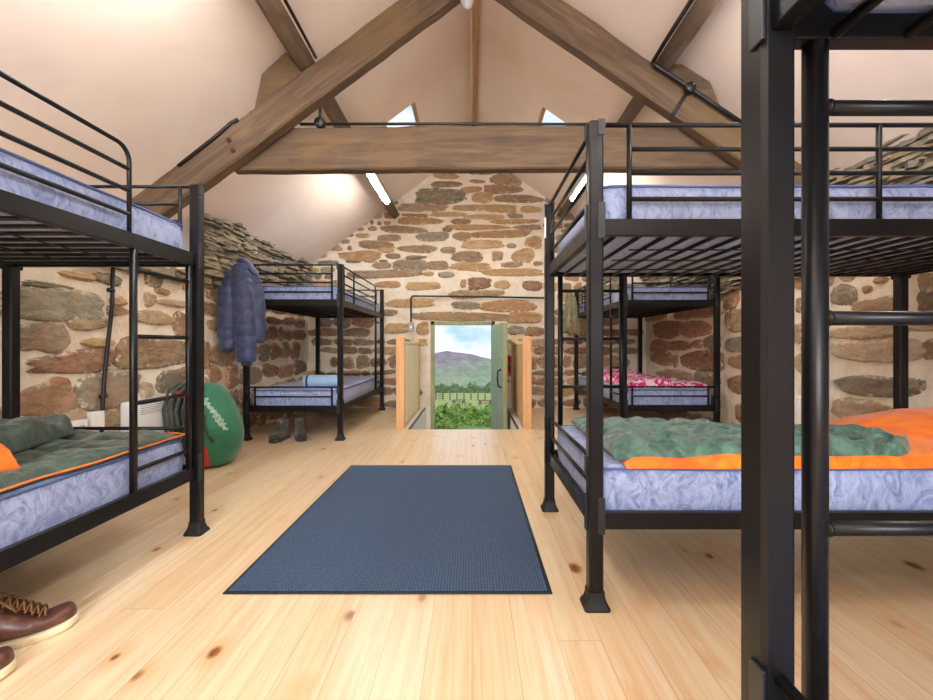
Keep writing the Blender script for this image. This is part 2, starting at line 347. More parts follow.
# stones --------------------------------------------------------------
PAL = {'o': ((198, 158, 108), (188, 146, 98), (206, 172, 122)), 'b': ((158, 130, 102), (146, 120, 94), (168, 142, 112)), 'g': ((136, 130, 116), (150, 146, 132), (122, 118, 106)),
       'r': ((156, 108, 84), (142, 96, 74), (168, 118, 92)), 't': ((190, 168, 136), (200, 180, 150), (180, 158, 128)), 'k': ((100, 96, 88), (88, 84, 78), (110, 104, 94))}
def stone(mb, to3, u, v, w, h, col, rng, depth=.022, rot=None):
    n_ = 36; ph = rng.random()*100; rot = rng.uniform(-.04, .04) if rot is None else rot
    e = rng.uniform(3.2, 6.5); prof = []; nc = rng.randint(7, 11); m = min(w, h); w *= 1.08; h *= 1.16
    taper = rng.uniform(-.25, .25); sk = rng.uniform(-.12, .12); ctl = []
    for k in range(nc):
        a = 2*PI*(k+rng.uniform(-.28, .28))/nc; c_, s_ = math.cos(a), math.sin(a)
        r = (abs(c_)**e+abs(s_)**e)**(-1/e)*rng.uniform(.88, 1.06); ctl.append((a, r*c_*w/2, r*s_*h/2))
    ctl.append((ctl[0][0]+2*PI, ctl[0][1], ctl[0][2]))
    for k in range(n_):
        a = 2*PI*k/n_
        if a < ctl[0][0]: a += 2*PI
        for q in range(nc):
            if ctl[q][0] <= a <= ctl[q+1][0]: break
        t = (a-ctl[q][0])/(ctl[q+1][0]-ctl[q][0]); x = ctl[q][1]+(ctl[q+1][1]-ctl[q][1])*t; y = ctl[q][2]+(ctl[q+1][2]-ctl[q][2])*t
        bul = 1+.10*math.sin(PI*t); jag = 1+.07*nz(x*26+ph, y*26, 3)
        x *= bul*jag; y *= bul*(1+.10*nz(x*22+ph, y*40, 8))
        prof.append((x, y*(1+taper*x/w*2)+sk*x*.3))
    vs = []; fs = []; lm = rng.uniform(-14, 10); tint = lin(tuple(max(0, min(255, q+lm+rng.uniform(-3, 3))) for q in rng.choice(PAL[col]))); sh = (rng.random(), rng.random(), rng.random())
    cr, sr = math.cos(rot), math.sin(rot)
    for q, (ins, d) in enumerate(((-.003, -.012), (.002, depth*.45), (.010, depth*.9), (m*.18, depth), (m*.36, depth*1.02))):
        for (x, y) in prof:
            fx = max(0, 1-ins/(w/2)); fy = max(0, 1-ins/(h/2))
            X_, Y_ = x*fx, y*fy; dd = d+(.013*nz(X_*9+ph, Y_*12, 2)+.009*nz(X_*26, Y_*34, ph) if q > 1 else 0)
            vs.append(to3(u+X_*cr-Y_*sr, v+X_*sr+Y_*cr, dd))
    vs.append(to3(u, v, depth*1.02))
    for q in range(4):
        f_ = [(q*n_+k, q*n_+(k+1) % n_, (q+1)*n_+(k+1) % n_, (q+1)*n_+k) for k in range(n_)]
        if q == 3: f_ += [(4*n_+k, 4*n_+(k+1) % n_, 5*n_) for k in range(n_)]
        fs.append((f_, (1, 1, .6, .0)[q]))
    base = len(mb.v); mb.v += [tuple(p) for p in vs]
    for f_, al in fs:
        mb.f += [tuple(i_+base for i_ in f) for f in f_]; mb.tint += [tint]*len(f_); mb.sh += [sh+(al,)]*len(f_); mb.mi += [1]*len(f_); mb.smooth += [True]*len(f_)
def rubble(mb, to3, u0, u1, v0, v1, hr, wr, cols, rng, taken, holes=(), gap=.02, fill=1.0):
    v = v0
    while v < v1-.03:
        h = rng.uniform(*hr); u = u0-rng.random()*.2
        while u < u1:
            w = rng.uniform(*wr)*(.6 if rng.random() < .3 else 1); g = gap*rng.uniform(.7, 2)
            hh = h*rng.uniform(.55, 1.0); cu = u+w/2; cv = v+h/2+rng.uniform(-.3, .3)*(h-hh)+.02*nz(cu*1.7, v*3, 5)
            bb = (cu-w/2, cv-hh/2, cu+w/2, cv+hh/2); ok = cu-w/2 > u0-.05 and cu+w/2 < u1+.05 and rng.random() < fill
            for t in list(taken)+list(holes):
                if bb[0] < t[2] and bb[2] > t[0] and bb[1] < t[3] and bb[3] > t[1]: ok = False; break
            if ok: stone(mb, to3, cu, cv, w-g*.4, hh, rng.choice(cols), rng)
            u += w+g
        v += h+gap*rng.uniform(.5, 1.2)
def mortar(mb, to3, us, vs_, hole=None, amp=.012):
    nu, nv = len(us), len(vs_)
    P = [to3(u, v, amp*nz(u*2.2, v*2.2, 9)+amp*.5*nz(u*7, v*7, 4)) for u in us for v in vs_]; fs = []
    for i in range(nu-1):
        for j in range(nv-1):
            if hole and us[i] >= hole[0]-1e-5 and us[i+1] <= hole[2]+1e-5 and vs_[j] >= hole[1]-1e-5 and vs_[j+1] <= hole[3]+1e-5: continue
            a = i*nv+j; fs.append((a, a+nv, a+nv+1, a+1))
    mb.add(P, fs, tint=(.9, .9, .9, 1))
def rngf(a, b, st, extra=()):
    n_ = max(1, round((b-a)/st)); return sorted(set([round(a+(b-a)*i/n_, 4) for i in range(n_+1)]+[round(e, 4) for e in extra]))
# rear gable
DX0, DX1, DZ0, DZ1 = -.62, .345, -.78, 1.30
rng = random.Random(4)
mb = MB(); t3 = lambda u, v, d: (u, YB-d, v)
mortar(mb, t3, rngf(WL-.1, WR+.1, .06, (DX0, DX1)), rngf(-.8, 4.0, .06, (DZ0, DZ1)), (DX0, DZ0, DX1, DZ1))
# reveals of the thick wall
for (x0, x1, z0, z1) in ((DX0, DX0, DZ0, DZ1), (DX1, DX1, DZ0, DZ1), (DX0, DX1, DZ1, DZ1)):
    mb.add([(x0, YB-.005, z0), (x1, YB-.005, z1), (x1, YB+.5, z1), (x0, YB+.5, z0)] if x0 == x1 else [(x0, YB-.005, z0), (x1, YB-.005, z1), (x1, YB+.5, z1), (x0, YB+.5, z0)], [(0, 1, 2, 3)], tint=(.9, .9, .9, 1), smooth=False)
for x0 in (DX0, DX1):
    mb.add([(x0, YB-.005, DZ0), (x0, YB-.005, DZ1), (x0, YB+.5, DZ1), (x0, YB+.5, DZ0)], [(0, 1, 2, 3)], tint=(.9, .9, .9, 1), smooth=False)
G = [(405,55,505,80,'o'),(550,40,640,62,'g'),(642,62,765,105,'b'),(385,92,515,115,'b'),(550,85,615,98,'b'),(612,108,770,140,'r'),(518,112,600,138,'o'),(330,125,530,188,'g'),(562,140,645,180,'o'),(663,150,860,180,'b'),(255,188,450,218,'b'),(495,190,740,212,'o'),(765,195,850,222,'o'),(625,207,745,222,'o'),(268,228,368,242,'b'),(390,222,535,240,'o'),(535,232,690,252,'o'),(712,230,775,246,'g'),(258,245,435,272,'o'),(475,250,555,272,'b'),(640,252,840,270,'o'),(465,275,710,295,'o'),(735,275,850,296,'b'),(172,282,362,308,'b'),(437,285,475,303,'r'),(555,300,800,328,'o'),(325,308,460,342,'g'),(480,308,555,342,'b'),(160,318,250,342,'b'),(788,328,852,370,'o'),(520,342,690,375,'o'),(85,343,225,376,'b'),(707,355,745,372,'o'),(250,362,410,392,'b'),(430,370,490,395,'b'),(163,372,225,393,'o'),(0,388,160,425,'o'),(482,388,598,430,'b'),(645,390,690,425,'b'),(730,378,825,432,'o'),(195,398,255,418,'g'),(285,405,365,420,'g'),(230,425,368,468,'g'),(368,430,458,465,'b'),(475,437,630,468,'o'),(140,435,215,460,'b'),(688,433,770,455,'b'),(820,430,860,448,'r'),(590,462,850,492,'o'),(40,468,330,498,'b'),(420,474,487,498,'g'),(353,472,395,490,'o'),(548,502,640,545,'r'),(655,512,720,545,'o'),(772,515,852,550,'r'),(285,518,425,550,'o'),(150,515,255,540,'o'),(455,552,700,582,'b'),(510,508,535,540,'o')]
taken = []
def put(x0, y0, x1, y1, c):
    u0, v1_ = (x0-VX)*YB/F, EYE-(y0-VY)*YB/F; u1, v0_ = (x1-VX)*YB/F, EYE-(y1-VY)*YB/F
    if u0 > u1: u0, u1 = u1, u0
    stone(mb, t3, (u0+u1)/2, (v0_+v1_)/2, (u1-u0)*.99, (v1_-v0_)*.99, c, rng, .02); taken.append((u0, v0_, u1, v1_))
for (a, b_, c_, d_, k) in G: put(340+a/4.24, 160+b_/4.24, 340+c_/4.24, 160+d_/4.24, k)
for (a, b_, c_, d_, k) in [(40,335,150,355,'o'),(200,342,262,360,'g'),(275,338,400,365,'o'),(110,368,325,387,'b'),(335,366,412,392,'o'),(40,396,105,418,'o'),(112,392,142,422,'o'),(335,402,372,420,'g'),(378,404,420,424,'b')]:
    put(370+a/2.414, 160+b_/2.414, 370+c_/2.414, 160+d_/2.414, k)
hole = [(DX0-.02, DZ0, DX1+.02, DZ1+.02)]
rubble(mb, t3, WL, WR, 0.0, 1.47, (.09, .2), (.2, .5), 'orrbbg', rng, taken, hole)
rubble(mb, t3, DX0-.2, DX1+.3, -.78, 0.0, (.09, .2), (.2, .4), 'orb', rng, taken, hole)
rubble(mb, t3, WL, -2.0, 1.5, 2.6, (.06, .12), (.15, .35), 'obg', rng, taken, hole)
rubble(mb, t3, 1.1, WR, 1.5, 3.2, (.08, .15), (.2, .5), 'oobg', rng, taken, hole)
rubble(mb, t3, -2.0, -1.1, 2.18, 3.2, (.05, .09), (.1, .24), 'obgk', rng, taken, hole, .03)
struct(mb.build('wall_rear', [M['mortar'], M['stone']]))
# side walls
def sidewall(name, X, inward, lst, side, cols):
    rng = random.Random(11 if side == 'l' else 23); mb = MB(); t3 = lambda u, v, d: (X+inward*d, u, v); taken = []
    if side == 'l': mortar(mb, t3, rngf(YN, 3.9, .07), rngf(0, 1.6, .07), amp=.02); mortar(mb, t3, rngf(3.9, YB, .07), rngf(0, 2.3, .07), amp=.02)
    else: mortar(mb, t3, rngf(YN, YB, .07), rngf(0, 2.3, .07), amp=.02)
    def proj(px, py): y = X*F/(px-VX); return y, EYE-(py-VY)*y/F
    for (x0, y0, x1, y1, c) in lst:
        ym = (y0+y1)/2; a = proj(x0, ym)[0]; b_ = proj(x1, ym)[0]; u0, u1 = min(a, b_), max(a, b_)
        um = 2/(1/u0+1/u1) if True else 0; vt = EYE-(y0-VY)*um/F; vb = EYE-(y1-VY)*um/F
        stone(mb, t3, (u0+u1)/2, (vt+vb)/2, u1-u0, vt-vb, c, rng, .025); taken.append((u0, vb, u1, vt))
    # the reference stones are in perspective, so a free zone beside each is kept clear
    rubble(mb, t3, YN, 1.9, .02, 1.5, (.12, .26), (.3, .6), cols, rng, taken)
    rubble(mb, t3, 1.9, 3.9, .02, 1.5, (.07, .15), (.15, .3), 'ttog', rng, taken, gap=.04, fill=.55)
    rubble(mb, t3, 3.9, YB, .02, 1.5, (.12, .27), (.2, .5), 'rrrbbg', rng, taken)
    struct(mb.build(name, [M['mortar'], M['stone']]))
    # dry-stacked slate course along the wall head
    sl = MB(); v = 1.47
    while v < ceilz(X)+.06:
        h = rng.uniform(.016, .05); u = (3.88 if side == 'l' and v > 1.55 else YN)+rng.random()*.1
        while u < YB-.05:
            w = rng.uniform(.08, .42); d = rng.uniform(.015, .10)
            tl = rng.uniform(-.05, .05); h2 = h*rng.uniform(.5, 1.25)
            c = lin(rng.choice(((112, 104, 88), (134, 124, 104), (98, 94, 86), (150, 136, 110), (86, 80, 70), (124, 108, 84))))
            k = 6; top = []; bot = []
            for q in range(k+1):
                uu = u+w*q/k; dd = d*(1-.5*(abs(q/k-.5)*2)**3)+rng.uniform(-.012, .012); vz = v+tl*w*(q/k-.5)+rng.uniform(-.003, .003)
                e = .25 if q in (0, k) else 1
                bot.append((X+inward*dd, uu, vz+h2*.5*(1-e))); top.append((X+inward*(dd-.006), uu, vz+h2*(.5+.5*e)))
            back = [(X-inward*.02, p[1], p[2]) for p in bot], [(X-inward*.02, p[1], p[2]) for p in top]
            vs = back[0]+bot+top+back[1]; fs = []
            for r_ in range(3):
                for q in range(k): a = r_*(k+1)+q; fs.append((a, a+1, a+k+2, a+k+1))
            sl.add(vs, fs, tint=c, smooth=False)
            u += w*rng.uniform(.8, 1.02)
        v += h*.9
    struct(sl.build('trim_slate_'+('left' if side == 'l' else 'right'), M['slate']))
Z2 = lambda L, ox, oy, s: [(ox+a/s, oy+b_/s, ox+c_/s, oy+d_/s, k) for (a, b_, c_, d_, k) in L]
LW = Z2([(20,200,280,288,'g'),(30,308,190,380,'g'),(85,385,322,445,'r'),(350,348,550,428,'b'),(315,252,367,278,'r'),(318,226,360,250,'o'),(380,264,500,305,'t'),(240,346,325,372,'o'),(30,470,210,575,'r'),(225,450,395,540,'g'),(295,552,352,600,'b'),(460,232,545,252,'t'),(510,276,556,330,'r'),(170,150,268,172,'o'),(268,156,345,186,'g'),(70,182,200,200,'g'),(600,292,632,320,'o'),(455,200,490,216,'o'),(420,212,450,250,'t'),(200,280,300,318,'t'),(450,440,560,500,'k'),(602,430,640,475,'r'),(150,555,250,620,'t')], 0, 220, 2.917)
sidewall('wall_left', WL, 1, LW, 'l', 'rbgt')
RW = Z2([(325,205,405,265,'g'),(465,182,505,200,'o'),(395,250,540,290,'b'),(605,172,660,225,'b'),(325,335,540,375,'t'),(330,388,600,450,'t'),(335,500,620,560,'k'),(340,580,540,650,'t'),(605,232,680,300,'b'),(620,380,690,440,'b'),(215,250,235,290,'r'),(205,330,235,390,'b'),(210,430,240,480,'t'),(555,310,700,350,'t')], 730, 220, 3.18)
RW += Z2([(30,222,110,250,'b'),(60,256,168,318,'r'),(176,256,285,314,'r'),(150,190,330,240,'r'),(50,330,125,375,'r'),(112,335,205,370,'r'),(215,332,258,358,'r'),(270,315,332,365,'g'),(50,380,130,430,'r'),(175,378,330,450,'r'),(80,455,225,510,'t'),(232,465,325,525,'g'),(140,392,158,440,'r'),(45,585,200,640,'r'),(210,560,330,600,'b')], 640, 260, 4.117)
sidewall('wall_right', WR, -1, RW, 'r', 'rbgt')
b = MB(); b.box(WL-.8, WL, YN, 3.9, 1.56, 1.62)
struct(b.build('wall_left_ledge', M['mortar']))
# near gable behind the camera; its window is added for the fill light
b = MB(); b.box(WL-.1, WR+.1, YN-.1, YN, 0, 1.0); b.box(WL-.1, -1.0, YN-.1, YN, 1, 2.4); b.box(1.1, WR+.1, YN-.1, YN, 1, 2.4); b.box(WL-.1, WR+.1, YN-.1, YN, 2.4, 4.1)
struct(b.build('wall_near', M['plaster']))
b = MB()
for a in ((-1.0, 1.1, 1, 1.07), (-1.0, 1.1, 2.33, 2.4), (-1.0, -.93, 1, 2.4), (1.03, 1.1, 1, 2.4), (.02, .08, 1, 2.4)): b.box(a[0], a[1], YN-.08, YN-.02, a[2], a[3])
struct(b.build('window_3', M['pine_c']))
# window for door opening: timber frame
b = MB()
for a in ((DX0, DX0+.055, DZ0, DZ1), (DX1-.055, DX1, DZ0, DZ1), (DX0, DX1, DZ1-.055, DZ1)): b.box(a[0], a[1], YB-.01, YB+.09, a[2], a[3])
struct(b.build('trim_1', M['frame_g'], bevel=.004))
# stairwell: white side boards, treads, dark edge strips
b = MB()
b.box(wx0+.001, wx0+.015, wy0, YB-.03, -.8, -.004); b.box(wx1-.015, wx1-.001, wy0, YB-.03, -.8, -.004); b.box(wx0+.015, wx1-.015, wy0+.001, wy0+.012, -.8, -.03)
struct(b.build('wall_stairwell', M['whitep']))
b = MB()
for k in range(4): b.box(wx0+.016, wx1-.016, wy0+.013+.28*k, wy0+.28*(k+1), -.80, -.19*(k+1)+.0)
b.box(wx0+.001, wx1-.001, wy0+1.12, 7.15, -.86, -.79)
struct(b.build('trim_2', M['pine_p'])); bpy.data.objects['trim_2'].name = 'floor_stairs'
b = MB()
for x in (wx0, wx1): b.box(x-.012, x+.012, wy0, YB-.04, -.004, .012)
struct(b.build('trim_3', M['trimd']))
b = MB()
b.box(-.76, wx0-.012, wy0+.06, YB-.05, 0, .006); b.box(wx1+.012, .575, wy0+.06, YB-.05, 0, .006)
struct(b.build('trim_4', M['whitep']))
# door leaf, opened inwards
hx, fx, hy, fy = .287, .405, YB-.02, YB-.86
dr = empty('door_1', (hx, hy, 0), math.atan2(fy-hy, fx-hx)); struct(dr)
L = math.hypot(fx-hx, fy-hy); b = MB()
nb = 6
for k in range(nb):
    a0, a1 = L*k/nb, L*(k+1)/nb; b.box(a0+.002, a1-.002, 0, .028, -.74, 1.235)
for z in (-.55, .2, 1.0): b.box(.02, L-.02, .028, .052, z-.06, z+.06)
b.build('door_panel', M['door'], dr, bevel=.003)
b = MB(); b.box(L, L+.012, -.004, .056, -.74, 1.235); b.build('door_edge', M['frame_g'], dr)
b = MB(); b.tube([(L-.1, -.005, .62), (L-.1, -.05, .60), (L-.1, -.055, .5), (L-.1, -.045, .4), (L-.1, -.005, .38)], .011); b.build('door_handle', M['conduit'], dr)
b = MB(); b.box(L-.17, L-.09, -.008, 0, .73, .80); o = b.build('door_sign', plain('green_yellow_sign', (150, 190, 40), .5), dr)

# ------------------------------------------------------------------ timber
def prism(poly, y0, y1, name, mat, parent=None, bevel=.008):
    b = MB(); n_ = len(poly); vs = [(x, y0, z) for x, z in poly]+[(x, y1, z) for x, z in poly]
    fs = [tuple(range(n_)), tuple(reversed(range(n_, 2*n_)))]+[(k, k+n_, (k+1) % n_+n_, (k+1) % n_) for k in range(n_)]
    b.add(vs, fs, smooth=False); return b.build(name, mat, parent, bevel=bevel)
T = 3.03; k_ = T/F
def wob_beam(p0, p1, hgt, y0, y1, name, mat, seed, n_=26, parent=None, cut=0):
    # p0-p1 is the top edge in xz; rough hewn edges; object frame is turned so that its X runs along the beam
    d = Vector((p1[0]-p0[0], p1[1]-p0[1])); L = d.length; ang = math.atan2(d.y, d.x)
    rs = []
    for i in range(n_+1):
        x = L*i/n_; a = .012*nz(x*1.5, seed)+.006*nz(x*6, seed); c = .014*nz(x*1.5, seed+9)+.006*nz(x*6, seed+4); c2 = .006*nz(x*3, seed+7)
        r = .012; X_ = x-cut*(1-2*i/n_)
        rs.append([(x, y0+c2+r, a), (x, y0+c2, a-r), (X_, y0+c2, -hgt+c+r), (X_, y0+c2+r, -hgt+c), (X_, y1-r, -hgt+c), (X_, y1, -hgt+c+r), (x, y1, a-r), (x, y1-r, a)])
    b = MB(); b.rings(rs, smooth=False)
    o = b.build(name, mat, parent); o.location = (p0[0], 0, p0[1]); o.rotation_euler = (0, -ang, 0); return o
apx, apz = .03, EYE+(345+57)*k_
xl = -2.42; zl = apz-.746*(apx-xl); xr = 2.57; zr = apz-.685*(xr-apx)
rl = wob_beam((xl, zl), (apx+.10, apz+.07), .215, T-.02, T+.09, 'truss_rafter', M['oak'], 3)
tag(rl, 'left sloping weathered oak truss rafter with two bolt heads, above the near left bunk', 'beam', 'oak roof truss rafters')
rr = wob_beam((apx-.06, apz+.045), (xr, zr), .215, T-.015, T+.085, 'truss_rafter', M['oak'], 17)
tag(rr, 'right sloping weathered oak truss rafter with black conduit running down it', 'beam', 'oak roof truss rafters')
bm_ = plain('rusty_iron', (70, 44, 34), .8); bpy.context.view_layer.update()
for p in (W(231, 142, T), W(235, 152, T)):
    b = MB(); b.tube([(p[0], T-.035, p[2]), (p[0], T-.0, p[2])], .016, 6)
    bb = b.build('bolt_head', bm_); bb.parent = rl; bb.matrix_parent_inverse = rl.matrix_basis.inverted()
kt = (T+.1)/F
tb = wob_beam(((288-VX)*kt, EYE+218*kt), ((690-VX)*kt, EYE+220*kt), .305, T+.095, T+.195, 'tie_beam', M['oak'], 31, 30, cut=.40)
tag(tb, 'horizontal oak tie beam spanning the room below the rafters', 'beam')
def purlin(name, xs, zs, ang, y0, y1, dep, lab, grp):
    b = MB(); rs = []; n_ = 40
    ca, sa = math.cos(ang), math.sin(ang)
    for i in range(n_+1):
        y = y0+(y1-y0)*i/n_; q = []
        for (u, v) in ((-.055, 0), (.055, 0), (.055, dep), (-.055, dep)):
            u2 = u+.006*nz(y*2, u*40+xs*3); v2 = v+.008*nz(y*2, v*10+xs)
            q.append((xs+u2*ca-v2*sa, y, zs+u2*sa+v2*ca))
        rs.append(q)
    b.rings(rs, smooth=False); return tag(b.build(name, M['oak2']), lab, 'beam', grp)
purlin('purlin', -1.125, 2.86, math.atan(SL), YN, YB, .185, 'left oak purlin running to the rear gable under the sloping ceiling', 'oak purlins')
purlin('purlin', 1.31, 2.86, -math.atan(SR), YN, YB, .09, 'right oak purlin under the sloping ceiling with black cable beside it', 'oak purlins')
b = MB(); rs = []
for i in range(41):
    y = YN+(YB-YN)*i/40; c = .028+.008*nz(y*.9, 2)+.002*(y-3); w = .026
    rs.append([(c-w, y, AZ-.10), (c+w, y, AZ-.10), (c+w, y, AZ-.01), (c-w, y, AZ-.01)])
b.rings(rs, smooth=False); tag(b.build('ridge_beam', M['ridge']), 'slim pale brown ridge beam along the peak of the ceiling', 'beam')
def cleat(pts, lab, y0=T+.02, y1=T+.09):
    poly = [(W(x, y, T)[0], W(x, y, T)[2]) for x, y in pts]
    return tag(prism(poly, y0, y1, 'purlin_cleat', M['oak']), lab, 'timber block', 'triangular purlin cleats')
cleat([(251, 113), (260, 72), (284, 50), (304, 70), (308, 78)], 'dark triangular oak cleat above the left rafter under the purlin')
cleat([(660, 62), (684, 62), (712, 80), (726, 112), (668, 74)], 'dark triangular oak cleat above the right rafter beside the conduit box')
b = MB(); p = [W(178, 163, T), W(180, 160, T), (W(212, 135.5, T)), W(216, 136, T)]
tag(prism([(q[0], q[2]) for q in p], T+.03, T+.1, 'packing_board', M['oak'], bevel=.003), 'thin packing board lying on the left rafter', 'board')
def pipe(name, pts, r, lab, cat='conduit', mat=None, grp=None):
    b = MB(); b.tube(pts, r, 10); return tag(b.build(name, mat or M['conduit']), lab, cat, grp)
pipe('cable', [W(x, y, T-.03) for x, y in ((178, 166), (215, 137), (231, 123), (238, 119.5))], .012, 'black cable lying along the top edge of the left rafter', 'cable')
# conduit on the tie beam
zt = EYE+219.5*kt+.008
b0 = pipe('conduit', [(W(300, 0, T+.12)[0], T+.12, zt+.012), (-.3, T+.12, zt+.014), (.5, T+.12, zt+.012), (1.25, T+.12, zt+.01)], .010, 'thin black conduit lying along the top of the horizontal tie beam')
def jbox(p, lab, r=.038):
    b = MB(); x, y, z = p
    b.tube([(x, y-.022, z), (x, y-.016, z), (x, y+.022, z)], [r*.9, r, r], 20); o = b.build('junction_box', M['conduit'])
    for a in (PI/4, PI*1.25):
        s = MB(); s.tube([(x+r*.6*math.cos(a), y-.026, z+r*.6*math.sin(a)), (x+r*.6*math.cos(a), y-.02, z+r*.6*math.sin(a))], .005, 8)
        s.build('screw', M['galv'], o)
    return tag(o, lab, 'junction box', 'round black junction boxes')
jbox(W(320, 123, T+.09), 'round black junction box at the left end of the tie beam conduit')
pipe('conduit', [W(320, 118, T+.09), W(320, 105, T+.11)], .010, 'short black conduit stub rising from the tie beam junction box to the rafter')
jbox(W(690, 88, T-.05), 'round black junction box on the face of the right rafter', .036)
pipe('conduit', [W(x, y, T-.045) for x, y in ((653, 62), (656, 66), (670, 75), (690, 88), (712, 103), (745, 125))], .015, 'thick black conduit running down the face of the right rafter')
pipe('conduit', [W(690, 88, T-.045), W(682, 100, T-.045), W(671, 118, T-.04)], .012, 'short black conduit dropping from the rafter junction box to the tie beam')
pipe('cable', [W(653, 62, T-.045), (1.235, T-.2, 2.885), (1.235, 1.6, 2.885), (1.235, 0, 2.885), (1.235, YN+.1, 2.885)], .014, 'black cable clipped along the inner side of the right purlin', 'cable')
pipe('cable', [(-1.075, T, 2.925), (-1.07, 2, 2.925), (-1.07, 0, 2.925)], .010, 'black cable clipped along the inner side of the left purlin', 'cable')
# glass bulkhead lamp near the apex
b = MB(); c = W(467, -4, T-.05); rs = []
for i in range(9):
    a = PI*i/16; rs.append([(c[0]+.05*math.cos(a)*math.cos(2*PI*k/18), c[1]+.05*math.cos(a)*math.sin(2*PI*k/18), c[2]-.09*math.sin(a)) for k in range(18)])
b.rings(rs); lo = tag(b.build('bulkhead_lamp', M['lampglass']), 'small clear glass lamp hanging at the apex of the truss', 'lamp')
b = MB(); b.tube([(c[0], c[1], c[2]-.001), (c[0], c[1], c[2]+.08)], .055, 18); b.build('lamp_base', M['conduit'], lo)
# batten lights on the purlins
def batten(x, z, y0, lab):
    b = MB(); b.box(x-.045, x+.045, y0, y0+1.2, z+.022, z+.045); b.box(x-.048, x-.042, y0, y0+1.2, z+.002, z+.03); b.box(x+.042, x+.048, y0, y0+1.2, z+.002, z+.03); o = b.build('batten_light', M['white'])  # tray and side flaps added to keep direct tube light off the ceiling
    t = MB(); t.tube([(x, y0+.02, z), (x, y0+1.18, z)], .024, 12); t.build('light_tube', M['tube'], o)
    return tag(o, lab, 'batten light', 'fluorescent batten lights on the purlins')
batten(-1.10, 2.788, 4.5, 'lit white batten light under the left purlin beyond the tie beam')
batten(1.28, 2.788, 4.4, 'lit white batten light under the right purlin, glimpsed behind the top bunk rails')
for y in (1.1, -1.6):  # extra battens out of view, added to light the near bays
    for x in (-1.10, 1.28): batten(x, 2.788, y, 'lit white batten light under the %s purlin %s' % ('left' if x < 0 else 'right', 'before the truss' if y > 0 else 'at the near end of the room'))

